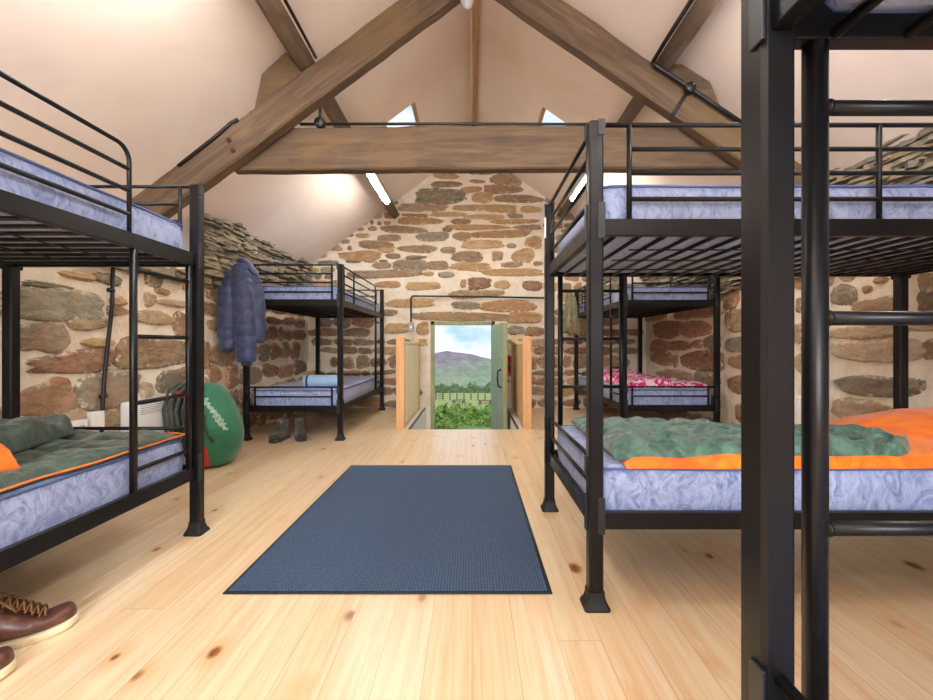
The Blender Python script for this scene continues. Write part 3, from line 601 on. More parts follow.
# ------------------------------------------------------------------ bunk beds
WD = .935; LN = 2.02
def sqring(cx, cy, w, d, z, r=.006):
    a, b_ = w/2, d/2
    return [(cx-a+r, cy-b_, z), (cx+a-r, cy-b_, z), (cx+a, cy-b_+r, z), (cx+a, cy+b_-r, z), (cx+a-r, cy+b_, z), (cx-a+r, cy+b_, z), (cx-a, cy+b_-r, z), (cx-a, cy-b_+r, z)]
def make_bunk(loc, rz, label, pw=.052, pd=.052, W_=WD, L_=LN):
    R = empty('bunk_bed', loc, rz); tag(R, label, 'bunk bed', 'black steel bunk beds')
    st = M['steel']
    H = 1.75
    for ix, x in enumerate((0, L_)):
        for iy, y in enumerate((0, -W_)):
            b = MB(); b.rings([sqring(x, y, pw, pd, .012), sqring(x, y, pw, pd, H-.006), sqring(x, y, pw-.01, pd-.01, H)], smooth=False)
            p = b.build('post', st, R)
            f = MB(); zs = [(0, .092), (.008, .092), (.014, .086), (.028, .070), (.045, .061), (.062, .060)]
            f.rings([sqring(x, y, w*pw/.052, w*pd/.052, z, .008) for z, w in zs], smooth=False)
            f.build('foot', M['foot'], p)
            sx = 1 if ix == 0 else -1; sy = -1 if iy == 0 else 1
            ye = y-sy*pd/2; xe = x-sx*pw/2     # outer faces
            for (z0, z1) in ((1.325, 1.455), (.27, .40), (1.695, 1.752)):
                k = MB(); a_, c_ = sorted((x+sx*(pw/2+.004), x+sx*(pw/2-.022))); d_, e_ = sorted((ye, ye-sy*.005)); k.box(a_, c_, d_, e_, z0, z1)
                k.build('bracket', M['bracket'], p, bevel=.0015)
            for (z0, z1) in ((1.325, 1.455), (.27, .40), (1.695, 1.752), (.465, .54)):
                k = MB(); a_, c_ = sorted((y+sy*(pd/2+.005), y+sy*(pd/2-.022))); d_, e_ = sorted((xe, xe-sx*.005)); k.box(d_, e_, a_, c_, z0, z1)
                k.build('bracket', M['bracket'], p, bevel=.0015)
    for lvl, z0 in (('lower', .28), ('upper', 1.338)):
        z1 = z0+.062
        for y in (0, -W_):
            b = MB(); b.box(pw/2, L_-pw/2, y-.0125, y+.0125, z0, z1); b.build('side_rail', st, R, bevel=.003)
        for x in (0, L_):
            b = MB(); b.box(x-.0125, x+.0125, -W_+pd/2, -pd/2, z0, z1); b.build('end_rail', st, R, bevel=.003)
        b = MB(); ns = 21
        for i in range(ns):
            x = .08+(L_-.16)*i/(ns-1); b.tube([(x, -W_+.0125, z0+.0065), (x, -.0125, z0+.0065)], .0075, 8)
        for y in (-.25, -.5, -.72): b.tube([(.2, y, z0-.002), (L_-.2, y, z0-.002)], .003, 6)
        b.build('slat_base', st, R)
    r = .0085
    def guard(x0, x1, y, zs, verts, corner0=False, corner1=False):
        b = MB(); t_ = zs[0]; pts = []
        pts += [(x0, y, 1.40)]+[(x0+.06*(1-math.cos(a)), y, t_-.06+.06*math.sin(a)) for a in [PI/2*i/5 for i in range(6)]] if corner0 else [(x0, y, t_)]
        pts += [(x1-.06+.06*math.sin(a), y, t_-.06+.06*math.cos(a)) for a in [PI/2*i/5 for i in range(6)]]+[(x1, y, 1.40)] if corner1 else [(x1, y, t_)]
        b.tube(pts, r, 10)
        vv = list(verts)+([x0] if corner0 else [])+([x1] if corner1 else [])
        a_, c_ = min(vv), max(vv)
        for z in zs[1:]: b.tube([(a_, y, z), (c_, y, z)], r, 10)
        for x in verts: b.tube([(x, y, 1.40), (x, y, t_)], .0095, 10)
        return b
    ZS = (1.742, 1.655, 1.568, 1.474)
    guard(.437, L_-pw/2, 0, ZS, (.6 if False else L_-.5, L_-.12), corner0=True).build('guard_rail', st, R)
    guard(pw/2, L_-pw/2, -W_, ZS, (.125, L_/2+.02, L_-.125)).build('guard_rail', st, R)
    for x in (0, L_):
        b = MB(); y0, y1 = -W_+pd/2, -pd/2
        b.tube([(x, y0, ZS[0]), (x, y1, ZS[0])], r)
        for z in ZS[1:]: b.tube([(x, y0+.06, z), (x, y1-.06, z)], r)
        for y in (y0+.06, y1-.06): b.tube([(x, y, 1.40), (x, y, ZS[0])], .0095)
        b.build('end_guard', st, R)
        b = MB()
        b.tube([(x, y0, .525), (x, y1, .525)], r); b.tube([(x, y0+.06, .43), (x, y1-.06, .43)], r)
        for y in (y0+.06, y1-.06): b.tube([(x, y, .342), (x, y, .525)], .0095)
        b.build('end_guard', st, R)
    ld = MB()
    for x in (.063, .415): ld.tube([(x, 0, .342), (x, 0, 1.338)], .0145, 14)
    lo = ld.build('ladder', st, R)
    for z in (.43, .705, .98, 1.255):
        b = MB(); b.tube([(.063, 0, z), (.415, 0, z)], .0095, 12); b.tube([(.076, 0, z), (.080, 0, z)], .0115, 12); b.build('rung', st, lo)
    return R
BUNKS = {
 'R1': ((.445, 2.53, 0), 0, 'black steel bunk bed on the right beside the mat, long side facing, sleeping bag below'),
 'R0': ((.386, .576, 0), 0, 'nearest black steel bunk bed on the right, its post and ladder crossing the picture'),
 'L1': ((-1.385, 2.215, 0), -PI/2, 'near black steel bunk bed along the left wall with ladder facing the aisle'),
 'L2': ((-1.31, 6.40, 0), -PI/2, 'far left black steel bunk bed with navy jacket hung on its corner post'),
 'R2': ((1.53, 4.43, 0), PI/2, 'far right black steel bunk bed with pink and white bedding on its lower bunk')}
MT = {}
for k, (loc, rz, lab) in BUNKS.items():
    o = make_bunk(loc, rz, lab, *( (.043, .052) if k == 'R0' else (.052, .05)))
    MT[k] = o
def make_mattress(root, z, seed, label, dip=.012, inset=0, th=.182):
    """built in the bunk's own frame, resting on the slats"""
    L_, W_ = LN-.06, WD-.05; r = .022; nx, ny = 60, 26
    b = MB(); ox, oy = .03, -WD+.025
    def shape(u, v, t):   # t: 0 bottom .. 1 top
        x = ox+u*L_; y = oy+v*W_
        return x, y
    rs = []
    per = []
    N1, N2 = 60, 28
    for i in range(N1): per.append((i/N1, 0))
    for i in range(N2): per.append((1, i/N2))
    for i in range(N1): per.append((1-i/N1, 1))
    for i in range(N2): per.append((0, 1-i/N2))
    def rnd(u, v, ins):
        cx, cy = .5*L_, .5*W_; x = u*L_-cx; y = v*W_-cy; rr = .04
        ax, ay = cx-ins, cy-ins; x = max(-ax, min(ax, x)); y = max(-ay, min(ay, y))
        # rounded plan corner
        qx, qy = abs(x)-(ax-rr), abs(y)-(ay-rr)
        if qx > 0 and qy > 0:
            l = math.hypot(qx, qy)
            if l > rr: x = math.copysign((ax-rr)+qx/l*rr, x); y = math.copysign((ay-rr)+qy/l*rr, y)
        return x+cx+ox, y+cy+oy
    prof = [(.02, 0), (.004, .006), (0, .03), (-.004, th*.5), (0, th-.035), (.003, th-.012), (.016, th-.001)]
    for ins, h in prof:
        ring = []
        for (u, v) in per:
            w = .0045*nz(u*14+seed, v*8, h*12); x, y = rnd(u, v, max(0, ins+.006+w)); ring.append((x, y, z+h+(0.004*nz(u*6, v*4, seed) if h > .1 else 0)))
        rs.append(ring)
    for ins in (.03, .08, .16, .26, .36, .43):
        rs.append([(*rnd(u, v, ins), z+th+.004*nz(u*6, v*4, seed)+.012*min(1, ins/.1)+.004*nz(u*14+seed, v*9+ins*7, 3)) for (u, v) in per])
    b.rings(rs)
    o = b.build('mattress', M['matt'], None); o.matrix_world = root_m(root)
    p = MB()
    for h, ins in ((th-.004, .004), (.010, .004)):
        pts = [(*rnd(u, v, ins+.002), z+h+(0.004*nz(u*6, v*4, seed) if h > .1 else 0)) for (u, v) in per]; pts.append(pts[0]); p.tube(pts, .0055, 6, cap=False)
    p.build('piping', M['piping'], o)
    return tag(o, label, 'mattress', 'blue marbled mattresses')
def root_m(r): return Matrix.Translation(r.location) @ Matrix.Rotation(r.rotation_euler.z, 4, 'Z')
names = {'R1': 'of the bunk right of the mat', 'R0': 'of the nearest bunk on the right', 'L1': 'of the near left bunk', 'L2': 'of the far left bunk', 'R2': 'of the far right bunk'}
extra = {('R1', 0): 'under an orange sleeping bag', ('R0', 0): 'under a grey canvas bag', ('L1', 0): 'under a green sleeping bag', ('L2', 0): 'carrying a light blue roll', ('R2', 0): 'under pink and white bedding'}
for i, k in enumerate(BUNKS):
    make_mattress(MT[k], .2945, i*7.1, 'blue mattress %s, lower bunk %s' % (extra[(k, 0)], names[k]), th=.195)
    make_mattress(MT[k], 1.3525, i*7.1+3, 'blue mattress on the upper bunk %s' % names[k])
# paper tags on posts
b = MB(); b.box(.409, .418, 2.485, 2.49, 1.55, 1.665); o = b.build('paper_label', M['paper']); 
o.location = (.0, .0, .0); tag(o, 'small white paper label on the aisle post of the bunk right of the mat', 'label')

# ------------------------------------------------------------------ soft goods
def quilt(name, mats, P, nu, nv, thick, hgt, parent=None, edge=None, label=None, cat=None):
    """P(u,v)->(x,y,z) top surface; a closed padded sheet; thickness fades at the rim"""
    b = MB(); top = []; bot = []
    for i in range(nu+1):
        for j in range(nv+1):
            u, v = i/nu, j/nv; p = P(u, v); e = min(u, 1-u, v, 1-v); q = min(1, e/.06); q = math.sqrt(1-(1-q)**2)
            top.append((p[0], p[1], p[2]+thick*q*hgt(u, v))); bot.append((p[0], p[1], p[2]-.001))
    k = len(top); fs = []
    for i in range(nu):
        for j in range(nv):
            a = i*(nv+1)+j; fs.append((a, a+nv+1, a+nv+2, a+1)); fs.append((k+a, k+a+1, k+a+nv+2, k+a+nv+1))
    rim = [i*(nv+1) for i in range(nu+1)]+[nu*(nv+1)+j for j in range(1, nv+1)]+[i*(nv+1)+nv for i in range(nu-1, -1, -1)]+[j for j in range(nv-1, 0, -1)]
    for a, c in zip(rim, rim[1:]+rim[:1]): fs.append((a, k+a, k+c, c))
    b.add(top+bot, fs); return b.build(name, mats, parent, sub=1)
def crease(u, v, s, seed, amp=1):
    a = abs(nz(u*s+seed, v*s*.6, seed)); c = abs(nz(u*s*2.3, v*s*2.1+seed, 2)); return 1-amp*(.9*(1-min(1, a*4))**2*.6+.4*(1-min(1, c*4))**2*.5)
MZ = .2945+.195+.016
# right sleeping bag: orange sheet, folded green half, orange hump
def Po(u, v):
    x = .565+1.835*u; y = 1.60+.70*v+.02*nz(u*6, 1)+(.0 if v > .5 else .02*nz(u*9, 4)); z = MZ-.004+(-.012 if v < .02 else 0)
    y0 = 1.615+.012*nz(u*7, 3)
    y = y0+(.66+.12*max(0, u-.5)*2)*v
    return x, y, z
def Ho(u, v):
    x = .565+1.835*u; hump = 0
    if x > 1.45: hump = 3.0*max(0, min(1, (x-1.45)/.55))*math.exp(-((v-.55)/.33)**2)
    return .6+.25*nz(u*11, v*6, 8)+hump+.3*abs(nz(u*5, v*9, 2))
so = quilt('sleeping_bag', M['bag_o'], Po, 110, 44, .042, Ho)
tag(so, 'orange lined dark green sleeping bag spread over the lower bunk right of the mat', 'sleeping bag')
def Pg(u, v):
    tip = max(0, (u-.86)/.14)
    x = .535+1.215*u; y0 = 1.642+.014*nz(u*6, 7)+.12*tip**1.6; y1 = 2.40-.42*u**2-.16*tip**2
    y = y0+(y1-y0)*v; z = MZ+.022
    if v < .06: z -= .012*(1-v/.06)
    return x, y, z
quilt('green_half', M['bag_g'], Pg, 130, 50, .058, lambda u, v: (.55+.5*abs(nz(u*8, v*3.5, 4))+.3*nz(u*20, v*9, 1))*crease(u, v, 9, 2)+.35*max(0, 1-abs(v-.12)/.12)+.7*max(0, (u-.8)/.2)*(1-abs(v-.5)), so)
# left sleeping bag in world coordinates over L1's lower mattress
def Pl(u, v):   # u along aisle edge towards far end, v from aisle edge to wall
    y = .55+1.60*u; x = -1.435-.02*nz(u*8, 2)-.84*v+.03*u; z = MZ-.002-(.006 if v < .03 else 0)
    return x, y, z
sl_ = quilt('sleeping_bag', M['bag_g1'], Pl, 90, 50, .05, lambda u, v: (.6+.5*abs(nz(u*8, v*4, 4))+.35*nz(u*18, v*9, 11))*crease(u, v, 8, 5))
tag(sl_, 'dark green sleeping bag with orange lining on the near left lower bunk', 'sleeping bag')
b = MB(); pts = []
for i in range(61):
    u = i/60; p = Pl(u, .0); pts.append((p[0]+.004, p[1], p[2]+.010))
for i in range(1, 25): p = Pl(1, i/24); pts.append((p[0], p[1]+.004, p[2]+.010))
b.tube(pts, .0038, 6); b.build('orange_piping', M['bag_o'], sl_)
# folded back flap: thick wedge, roll along its leading edge
A0, A1 = Vector((-1.50, .95, MZ+.03)), Vector((-1.80, 2.0, MZ+.045)); B0, B1 = Vector((-2.24, .75, MZ+.03)), Vector((-2.24, 1.95, MZ+.04))
def flap(u, v):
    a = A0.lerp(A1, u); c = B0.lerp(B1, u); p = a.lerp(c, v); p.x += .02*nz(u*6, v*3, 1); return tuple(p)
quilt('green_flap', M['bag_g1'], flap, 60, 50, .10, lambda u, v: (.75+.3*nz(u*7, v*4, 3)+.35*math.exp(-((v-.15)/.14)**2)*(1-.3*u))*crease(u, v, 6, 9, .7), sl_)
def lining(u, v):
    p = Vector((-1.455, .7, MZ+.03)).lerp(Vector((-1.50, 1.47, MZ+.03)), u).lerp(Vector((-1.95, .7, MZ+.05)).lerp(Vector((-1.75, 1.44, MZ+.09)), u), v); return tuple(p)
quilt('orange_lining', M['bag_o'], lining, 30, 24, .085, lambda u, v: .7+.5*abs(nz(u*6, v*8, 3))+.3*math.sin(v*9), sl_)
b = MB(); b.tube([(-2.22, 2.08, MZ+.035), (-2.05, 2.13, MZ+.045), (-1.98, 2.13, MZ+.04)], .014, 8); b.build('orange_corner', M['bag_o'], sl_)
# pink duvet on R2 lower
def Pd(u, v):
    x = 1.62+.02*nz(v*6, 3)+(.84)*u; y = 4.52+1.45*v; return x, y, MZ-.002
dv = quilt('duvet', M['duvet'], Pd, 40, 60, .10, lambda u, v: (.35+.9*math.exp(-((u-.25)/.35)**2)*min(1, .4+v)+.25*nz(u*5, v*7, 2)+.2*abs(nz(u*11, v*9))))
tag(dv, 'crumpled pink and white patterned bedding on the far right lower bunk', 'duvet')
# light blue roll on L2
b = MB(); cy = 4.62; cz = MZ+.062; rs = []
for i, (x, r_) in enumerate(((-1.765, .045), (-1.76, .058), (-1.74, .064), (-1.45, .066), (-1.40, .064), (-1.385, .056))):
    rs.append([(x, cy+r_*math.cos(2*PI*k/24), cz+r_*math.sin(2*PI*k/24)) for k in range(24)])
b.rings(rs); ro = tag(b.build('sleeping_mat_roll', M['roll']), 'rolled light blue foam mat on the far left lower bunk', 'rolled mat')
b = MB(); b.rings([[(x, cy+.068*math.cos(2*PI*k/24), cz+.068*math.sin(2*PI*k/24)) for k in range(24)] for x in (-1.725, -1.705)], cap=False); b.build('strap', M['navy2'], ro)
b = MB()
sp = [(-1.767, cy+.005*q*math.cos(q*.9), cz+.005*q*math.sin(q*.9)) for q in range(1, 10)]; b.tube(sp, .002, 5); b.build('spiral_end', M['navy'], ro)
# grey canvas bag on R0 lower, straps
b = MB(); rs = []
for i in range(15):
    t = i/14; x = .60+.62*t; q = math.sin(PI*min(1, t*1.0+.04))**.5; r1 = .115*q+.004; r2 = .045*q+.003
    rs.append([(x, .36+r1*1.1*math.cos(a)+.01*nz(t*6, k), MZ+.047+r2*math.sin(a)*(1+.25*nz(t*5, k*.4, 2))) for k in range(20) for a in (2*PI*k/20,)])
b.rings(rs); gb = tag(b.build('canvas_bag', M['greybag'], sub=1), 'grey canvas bag with cord loops lying on the nearest right lower bunk', 'bag')
b = MB()
b.tube([(.47, .40, MZ+.012), (.485, .45, MZ+.03), (.52, .48, MZ+.045), (.56, .485, MZ+.05), (.60, .47, MZ+.035), (.62, .44, MZ+.04)], .006, 8)
b.tube([(.50, .40, MZ+.012), (.52, .44, MZ+.035), (.56, .46, MZ+.042), (.60, .45, MZ+.038)], .005, 8)
b.tube([(.60, .47, MZ+.03), (.603, .482, MZ+.066), (.62, .482, MZ+.07), (.628, .45, MZ+.04)], .0075, 8)
b.build('cord', M['greybag'], gb)

# jacket --------------------------------------------------------------
def baffled(b, pts, rads, nb, seg=20, amp=.016, depth=1.0, mi=0):
    pts = [Vector(p) for p in pts]; n_ = 64; P = []; Rr = []
    for i in range(n_+1):
        t = i/n_*(len(pts)-1); k = min(int(t), len(pts)-2); f = t-k
        P.append(pts[k].lerp(pts[k+1], f)); r_ = rads[k]+(rads[k+1]-rads[k])*f
        ph = (i/n_*nb) % 1; Rr.append((r_+amp*(math.sin(PI*ph)**.5)-amp*.6, r_))
    rs = []
    for i, p in enumerate(P):
        d = (P[min(i+1, n_)]-P[max(i-1, 0)]).normalized(); u = d.cross(Vector((0, 1, 0))).normalized(); w = d.cross(u)
        r_ = max(.004, Rr[i][0])
        rs.append([tuple(p+u*(r_*math.cos(a)*(1+.06*nz(i*.2, k*.7, mi)))+w*(r_*depth*math.sin(a)*(1+.08*nz(i*.25, k*.5, 5)))) for k in range(seg) for a in (2*PI*k/seg,)])
    b.rings(rs)
JX, JY = -2.255, 4.31
J = empty('puffer_jacket', (JX, JY, 1.74)); tag(J, 'navy quilted puffer jacket hung over the corner of the far left bunk', 'jacket')
def jb(name, pts, rads, nb, mat, depth=.6, amp=.015):
    b = MB(); baffled(b, [(p[0], p[1], p[2]-1.74) for p in pts], rads, nb, 20, amp, depth); return b.build(name, mat, J)
jb('body', [(.03, 0, 1.75), (.03, -.02, 1.66), (.04, -.02, 1.4), (.05, -.02, 1.0), (.05, -.02, .96)], [.06, .13, .19, .19, .17], 8, M['navy'], .42, .018)
jb('sleeve', [(-.06, -.06, 1.66), (-.08, -.12, 1.45), (-.07, -.15, 1.15), (-.06, -.15, .90)], [.06, .085, .085, .07], 8, M['navy'], .7)
jb('sleeve', [(.02, -.07, 1.72), (.05, -.10, 1.5), (.08, -.11, 1.15), (.10, -.10, .78)], [.07, .105, .105, .085], 9, M['navy'], .7)
jb('front_panel', [(.12, .0, 1.6), (.16, .0, 1.3), (.165, .0, 1.02)], [.05, .06, .05], 5, M['navy2'], .7)
b = MB(); b.tube([(-.02, -.04, .02), (.04, -.06, .03), (.09, -.05, -.02), (.14, -.03, -.09), (.17, -.02, -.14)], [.035, .05, .05, .045, .03], 14, .7); b.build('collar', M['navy'], J, sub=1)
b = MB(); b.tube([(.10, -.10, .775-1.74), (.10, -.10, .745-1.74)], [.066, .058], 18, .7); b.build('cuff', M['navy2'], J)
b = MB(); b.tube([(-.06, -.15, .905-1.74), (-.058, -.15, .875-1.74)], [.058, .052], 18, .8); b.build('cuff', M['navy2'], J)
# olive jacket on R2 rear-left post
JX, JY = 1.42, 6.38
J = empty('olive_jacket', (JX, JY, 1.72)); tag(J, 'thin olive jacket hanging from the rear corner of the far right bunk', 'jacket')
def drape(name, cx, top, bot, w0, w1, mat, ph, yy=0):
    b = MB(); rs = []
    for i in range(13):
        t = i/12; w = w0+(w1-w0)*t**.7; z = top+(bot-top)*t
        rs.append([(cx(t)+w*math.cos(a), yy+w*.35*math.sin(a)*(1+.5*math.sin(a*5+ph+t*2)), z+.03*math.sin(a*3+ph)*t) for k in range(36) for a in (2*PI*k/36,)])
    b.rings(rs); return b.build(name, mat, J)
drape('body', lambda t: -.02*t, -.0, -.60, .035, .10, M['olive'], 1)
drape('sleeve', lambda t: .04+.05*t, -.08, -.63, .03, .055, M['olive'], 2, -.05)
drape('lining', lambda t: .02+.0*t, -.45, -.62, .03, .04, M['olive2'], 4, -.05)

# backpack ------------------------------------------------------------
BP = empty('backpack', (-2.05, 3.48, 0)); tag(BP, 'large green backpack with red side panel and pale cord by the heater', 'backpack')
b = MB(); rs = []
BR = ((0.0, -.02, 0, .10, .10), (.015, -.01, 0, .15, .14), (.06, .0, 0, .18, .165), (.14, .015, 0, .205, .18), (.24, .02, 0, .21, .185), (.34, .01, 0, .205, .18), (.44, -.01, .0, .185, .165), (.53, -.03, .0, .16, .15), (.60, -.045, .0, .125, .12), (.645, -.05, 0, .07, .07), (.65, -.05, 0, .01, .01))
def bsurf(x, z, o=.008):
    for a, c in zip(BR, BR[1:]):
        if z <= c[0]: t = (z-a[0])/(c[0]-a[0]); cx = a[1]+(c[1]-a[1])*t; rx = a[3]+(c[3]-a[3])*t; ry = a[4]+(c[4]-a[4])*t; break
    q = max(-.98, min(.98, (x-cx)/rx)); return (x, -ry*math.sqrt(1-q*q)*1.02-o, z)
for (z, cx, cy, rx, ry) in BR:
    rs.append([(cx+rx*(abs(math.cos(a))**.8)*math.copysign(1, math.cos(a))*(1+.04*nz(z*7, k*.5, 1)), cy+ry*math.sin(a)*(1+.10*nz(z*9, k*.5, 3)), z) for k in range(28) for a in (2*PI*k/28,)])
b.rings(rs); b.build('body', M['pack'], BP, sub=1)
b = MB(); rs = []
for (z, r_) in ((.01, .05), (.05, .075), (.14, .078), (.24, .07), (.30, .02)):
    rs.append([(-.0+r_*1.05*math.cos(a), -.135+r_*.8*math.sin(a), z) for k in range(16) for a in (2*PI*k/16,)])
b.rings(rs); b.build('red_panel', M['packr'], BP, sub=1)
b = MB(); rs = []
for (z, cx, r_) in ((.04, -.20, .06), (.2, -.215, .085), (.4, -.22, .09), (.56, -.205, .10), (.64, -.19, .075), (.67, -.18, .02)):
    rs.append([(cx+r_*1.1*math.cos(a), .02+r_*math.sin(a)*(1+.2*nz(z*9, k)), z) for k in range(20) for a in (2*PI*k/20,)])
b.rings(rs); b.build('lid', M['packd'], BP, sub=1)
for k, (x0, c) in enumerate(((-.30, 'packd'), (-.26, 'packd'), (-.20, 'packd'), (-.15, 'bootd'))):
    b = MB(); b.tube([(x0+.1, -.08, .66), (x0+.04, -.13, .60), (x0+.01, -.15, .45), (x0+.03, -.14, .25), (x0+.09, -.12, .08)], .026, 10, .4); b.build('strap', M[c], BP)
b = MB(); b.tube([(-.22, -.12, .59), (-.16, -.14, .57), (-.12, -.14, .55)], .016, 8); b.build('red_loop', M['packr'], BP)
b = MB(); b.tube([(-.12, -.02, .64), (-.08, -.07, .635), (-.05, -.10, .60)], .018, 8); b.build('red_loop', M['packr'], BP)
b = MB()
for s_ in range(3):
    pts = []
    for q in range(40):
        t = q/39; pts.append(bsurf(.03+.145*t+.014*math.sin(q*1.3+s_*2), .53-.22*t+.016*math.sin(q*1.1+s_)))
    b.tube(pts, .0045, 6)
b.build('cord', M['cord'], BP)
b = MB(); b.tube([bsurf(.04, .42), bsurf(.05, .34), bsurf(.07, .27), bsurf(.10, .23)], .008, 8); b.tube([bsurf(.10, .24), bsurf(.105, .21)], .012, 8); b.build('drawcord', M['bootd'], BP)

# shoes ---------------------------------------------------------------
def shoe(loc, rz, label):
    S = empty('leather_shoe', loc, rz); tag(S, label, 'shoe', 'pair of brown leather shoes')
    # toe points to +x; sole from x=-.29 to 0
    def half(t): # t 0 heel..1 toe
        w = .034+.014*math.sin(min(1, t*1.15)*PI*.9)**2+(.012*math.sin(max(0, t-.4)/.6*PI) if t > .4 else 0)
        if t > .86: w *= math.sqrt(max(.0, 1-((t-.86)/.14)**2))*.92+.08
        if t < .1: w *= math.sqrt(max(0, 1-((.1-t)/.1)**2))*.7+.3
        return w
    def sole(z0, z1, g, name, mat):
        b = MB(); n_ = 40; pts = [( -.29*(1-i/n_)+ (g if i == n_ else (-g if i == 0 else 0)), half(i/n_)+g) for i in range(n_+1)]
        pts += [(x, -y) for x, y in reversed(pts)]
        lift = lambda x: .012*max(0, (x+.09)/.09)**2
        b.rings([[(x*q, y*q, z+lift(x)) for x, y in pts] for (z, q) in ((z0, .985), (z0+.004, 1), (z1, 1), (z1+.001, .97))]); return b.build(name, mat, S)
    sole(0, .022, .004, 'sole', M['sole'])
    b = MB(); rs = []
    for i in range(33):
        t = i/32; x = -.285+.285*t; w = half(t)
        h = .105 if t < .3 else .105-.062*((t-.3)/.45)**.9 if t < .75 else .043+.006*math.sin((t-.75)/.25*PI)
        if t > .9: h = .02+(.029)*math.sqrt(max(0, 1-((t-.9)/.1)**2))
        lift = .012*max(0, (x+.09)/.09)**2
        ring = []
        for k in range(20):
            a = 2*PI*k/20; c_, s_ = math.cos(a), math.sin(a); e = .75
            y = w*math.copysign(abs(c_)**e, c_)*(1-.25*max(0, s_) if t < .6 else 1); zz = .018+(h)*(.5+.5*math.copysign(abs(s_)**e, s_))
            ring.append((x, y, zz+lift))
        rs.append(ring)
    b.rings(rs); b.build('upper', M['leather'], S, sub=1)
    # collar with opening and tongue, quarters
    b = MB(); rs = []
    for (z, q) in ((.085, 1.0), (.115, .95), (.132, .90), (.135, .82), (.118, .74)):
        rs.append([(-.225+.062*q*math.cos(2*PI*k/24), .034*q*math.sin(2*PI*k/24), z-.012*math.cos(2*PI*k/24)) for k in range(24)])
    b.rings(rs, cap=False); b.build('collar', M['leatherd'], S, sub=1)
    b = MB(); rs = []
    for i in range(9):
        t = i/8; x = -.175+.085*t; z = .137-.062*t; ww = .026-.006*t
        rs.append([(x, ww*math.cos(a), z+.008*math.sin(a)) for k in range(12) for a in (2*PI*k/12,)])
    b.rings(rs); b.build('tongue', M['leatherd'], S)
    b = MB()
    for i in range(6):
        x = -.172+.016*i; z = .144-.0117*i*1.0
        b.tube([(x, -.03, z-.016), (x+.008, -.015, z-.002), (x+.014, .015, z-.002), (x+.016, .03, z-.018)], .0032, 6)
        b.tube([(x, .03, z-.016), (x+.008, .015, z-.001), (x+.014, -.015, z-.001), (x+.016, -.03, z-.018)], .0032, 6)
    b.tube([(-.18, 0, .145), (-.19, -.03, .16), (-.16, -.05, .14), (-.14, -.045, .11)], .003, 6); b.tube([(-.18, 0, .145), (-.185, .03, .155), (-.15, .045, .13)], .003, 6)
    b.build('laces', M['lace'], S)
    return S
shoe((-1.345, 1.50, 0), .70, 'brown leather lace-up shoe with cream sole, further of the pair by the near left bunk')
shoe((-1.325, 1.275, 0), .62, 'brown leather shoe with cream sole, nearer of the pair, cut by the left edge')
# hiking boots
def boot(loc, rz, label):
    S = empty('hiking_boot', loc, rz); tag(S, label, 'boot', 'pair of grey hiking boots')
    b = MB(); n_ = 14
    def hw(t): return (.036+.016*math.sin(t*PI*.8))*(math.sqrt(max(0, 1-((t-.82)/.18)**2))*.8+.2 if t > .82 else 1)
    pts = [(-.28*(1-i/n_), hw(i/n_)) for i in range(n_+1)]; pts += [(x, -y) for x, y in reversed(pts)]
    b.rings([[(x, y, z) for x, y in pts] for z in (0, .03)]); b.build('sole', M['bootd'], S)
    b = MB(); rs = []
    for (z, x0, x1, w) in ((.025, -.278, -.004, .050), (.055, -.275, -.006, .050), (.078, -.27, -.03, .047), (.10, -.265, -.085, .042), (.13, -.262, -.125, .038), (.165, -.262, -.14, .037), (.19, -.262, -.15, .042), (.198, -.26, -.155, .039)):
        cx, rx = (x0+x1)/2, (x1-x0)/2
        rs.append([(cx+rx*math.copysign(abs(math.cos(a))**.8, math.cos(a)), w*math.copysign(abs(math.sin(a))**.8, math.sin(a)), z) for k in range(24) for a in (2*PI*k/24,)])
    b.rings(rs); b.build('upper', M['boot'], S, sub=1)
    b = MB(); b.rings([[(-.045+.046*q*math.cos(a), .047*q*math.sin(a), z) for k in range(18) for a in (2*PI*k/18,)] for z, q in ((.028, 1.02), (.05, 1.03), (.066, .9), (.076, .6))]); b.build('toe_cap', M['bootd'], S, sub=1)
    b = MB(); b.tube([(-.10, 0, .10), (-.135, 0, .15), (-.145, 0, .215)], [.022, .03, .036], 12, .4); b.build('tongue', M['boot'], S)
    b = MB()
    for i in range(5):
        x, z = -.095-.011*i, .105+.018*i; b.tube([(x, -.034, z-.004), (x+.018, 0, z+.006), (x, .034, z-.004)], .0032, 6)
    b.tube([(-.09, .0, .12), (-.05, .05, .06), (-.05, .085, .005), (-.02, .09, .004)], .0028, 6)
    b.build('laces', M['lace'] if False else M['bootd'], S)
boot((-1.93, 4.22, 0), -PI/2-.18, 'grey hiking boot under the end of the far left bunk, left one')
boot((-1.66, 4.30, 0), -PI/2+.5, 'grey hiking boot under the end of the far left bunk, right one turned outward')

# mat -----------------------------------------------------------------
b = MB(); x0, x1, y0, y1 = -.945, .305, 1.665, 3.44
b.box(x0, x1, y0, y1, .0005, .006); mo = tag(b.build('door_mat', M['matedge'], bevel=.002), 'large dark blue ribbed floor mat with thin black edge in the middle aisle', 'mat')
b = MB(); e = .016; b.box(x0+e, x1-e, y0+e, y1-e, .006, .010); b.build('mat_pile', M['mat'], mo)

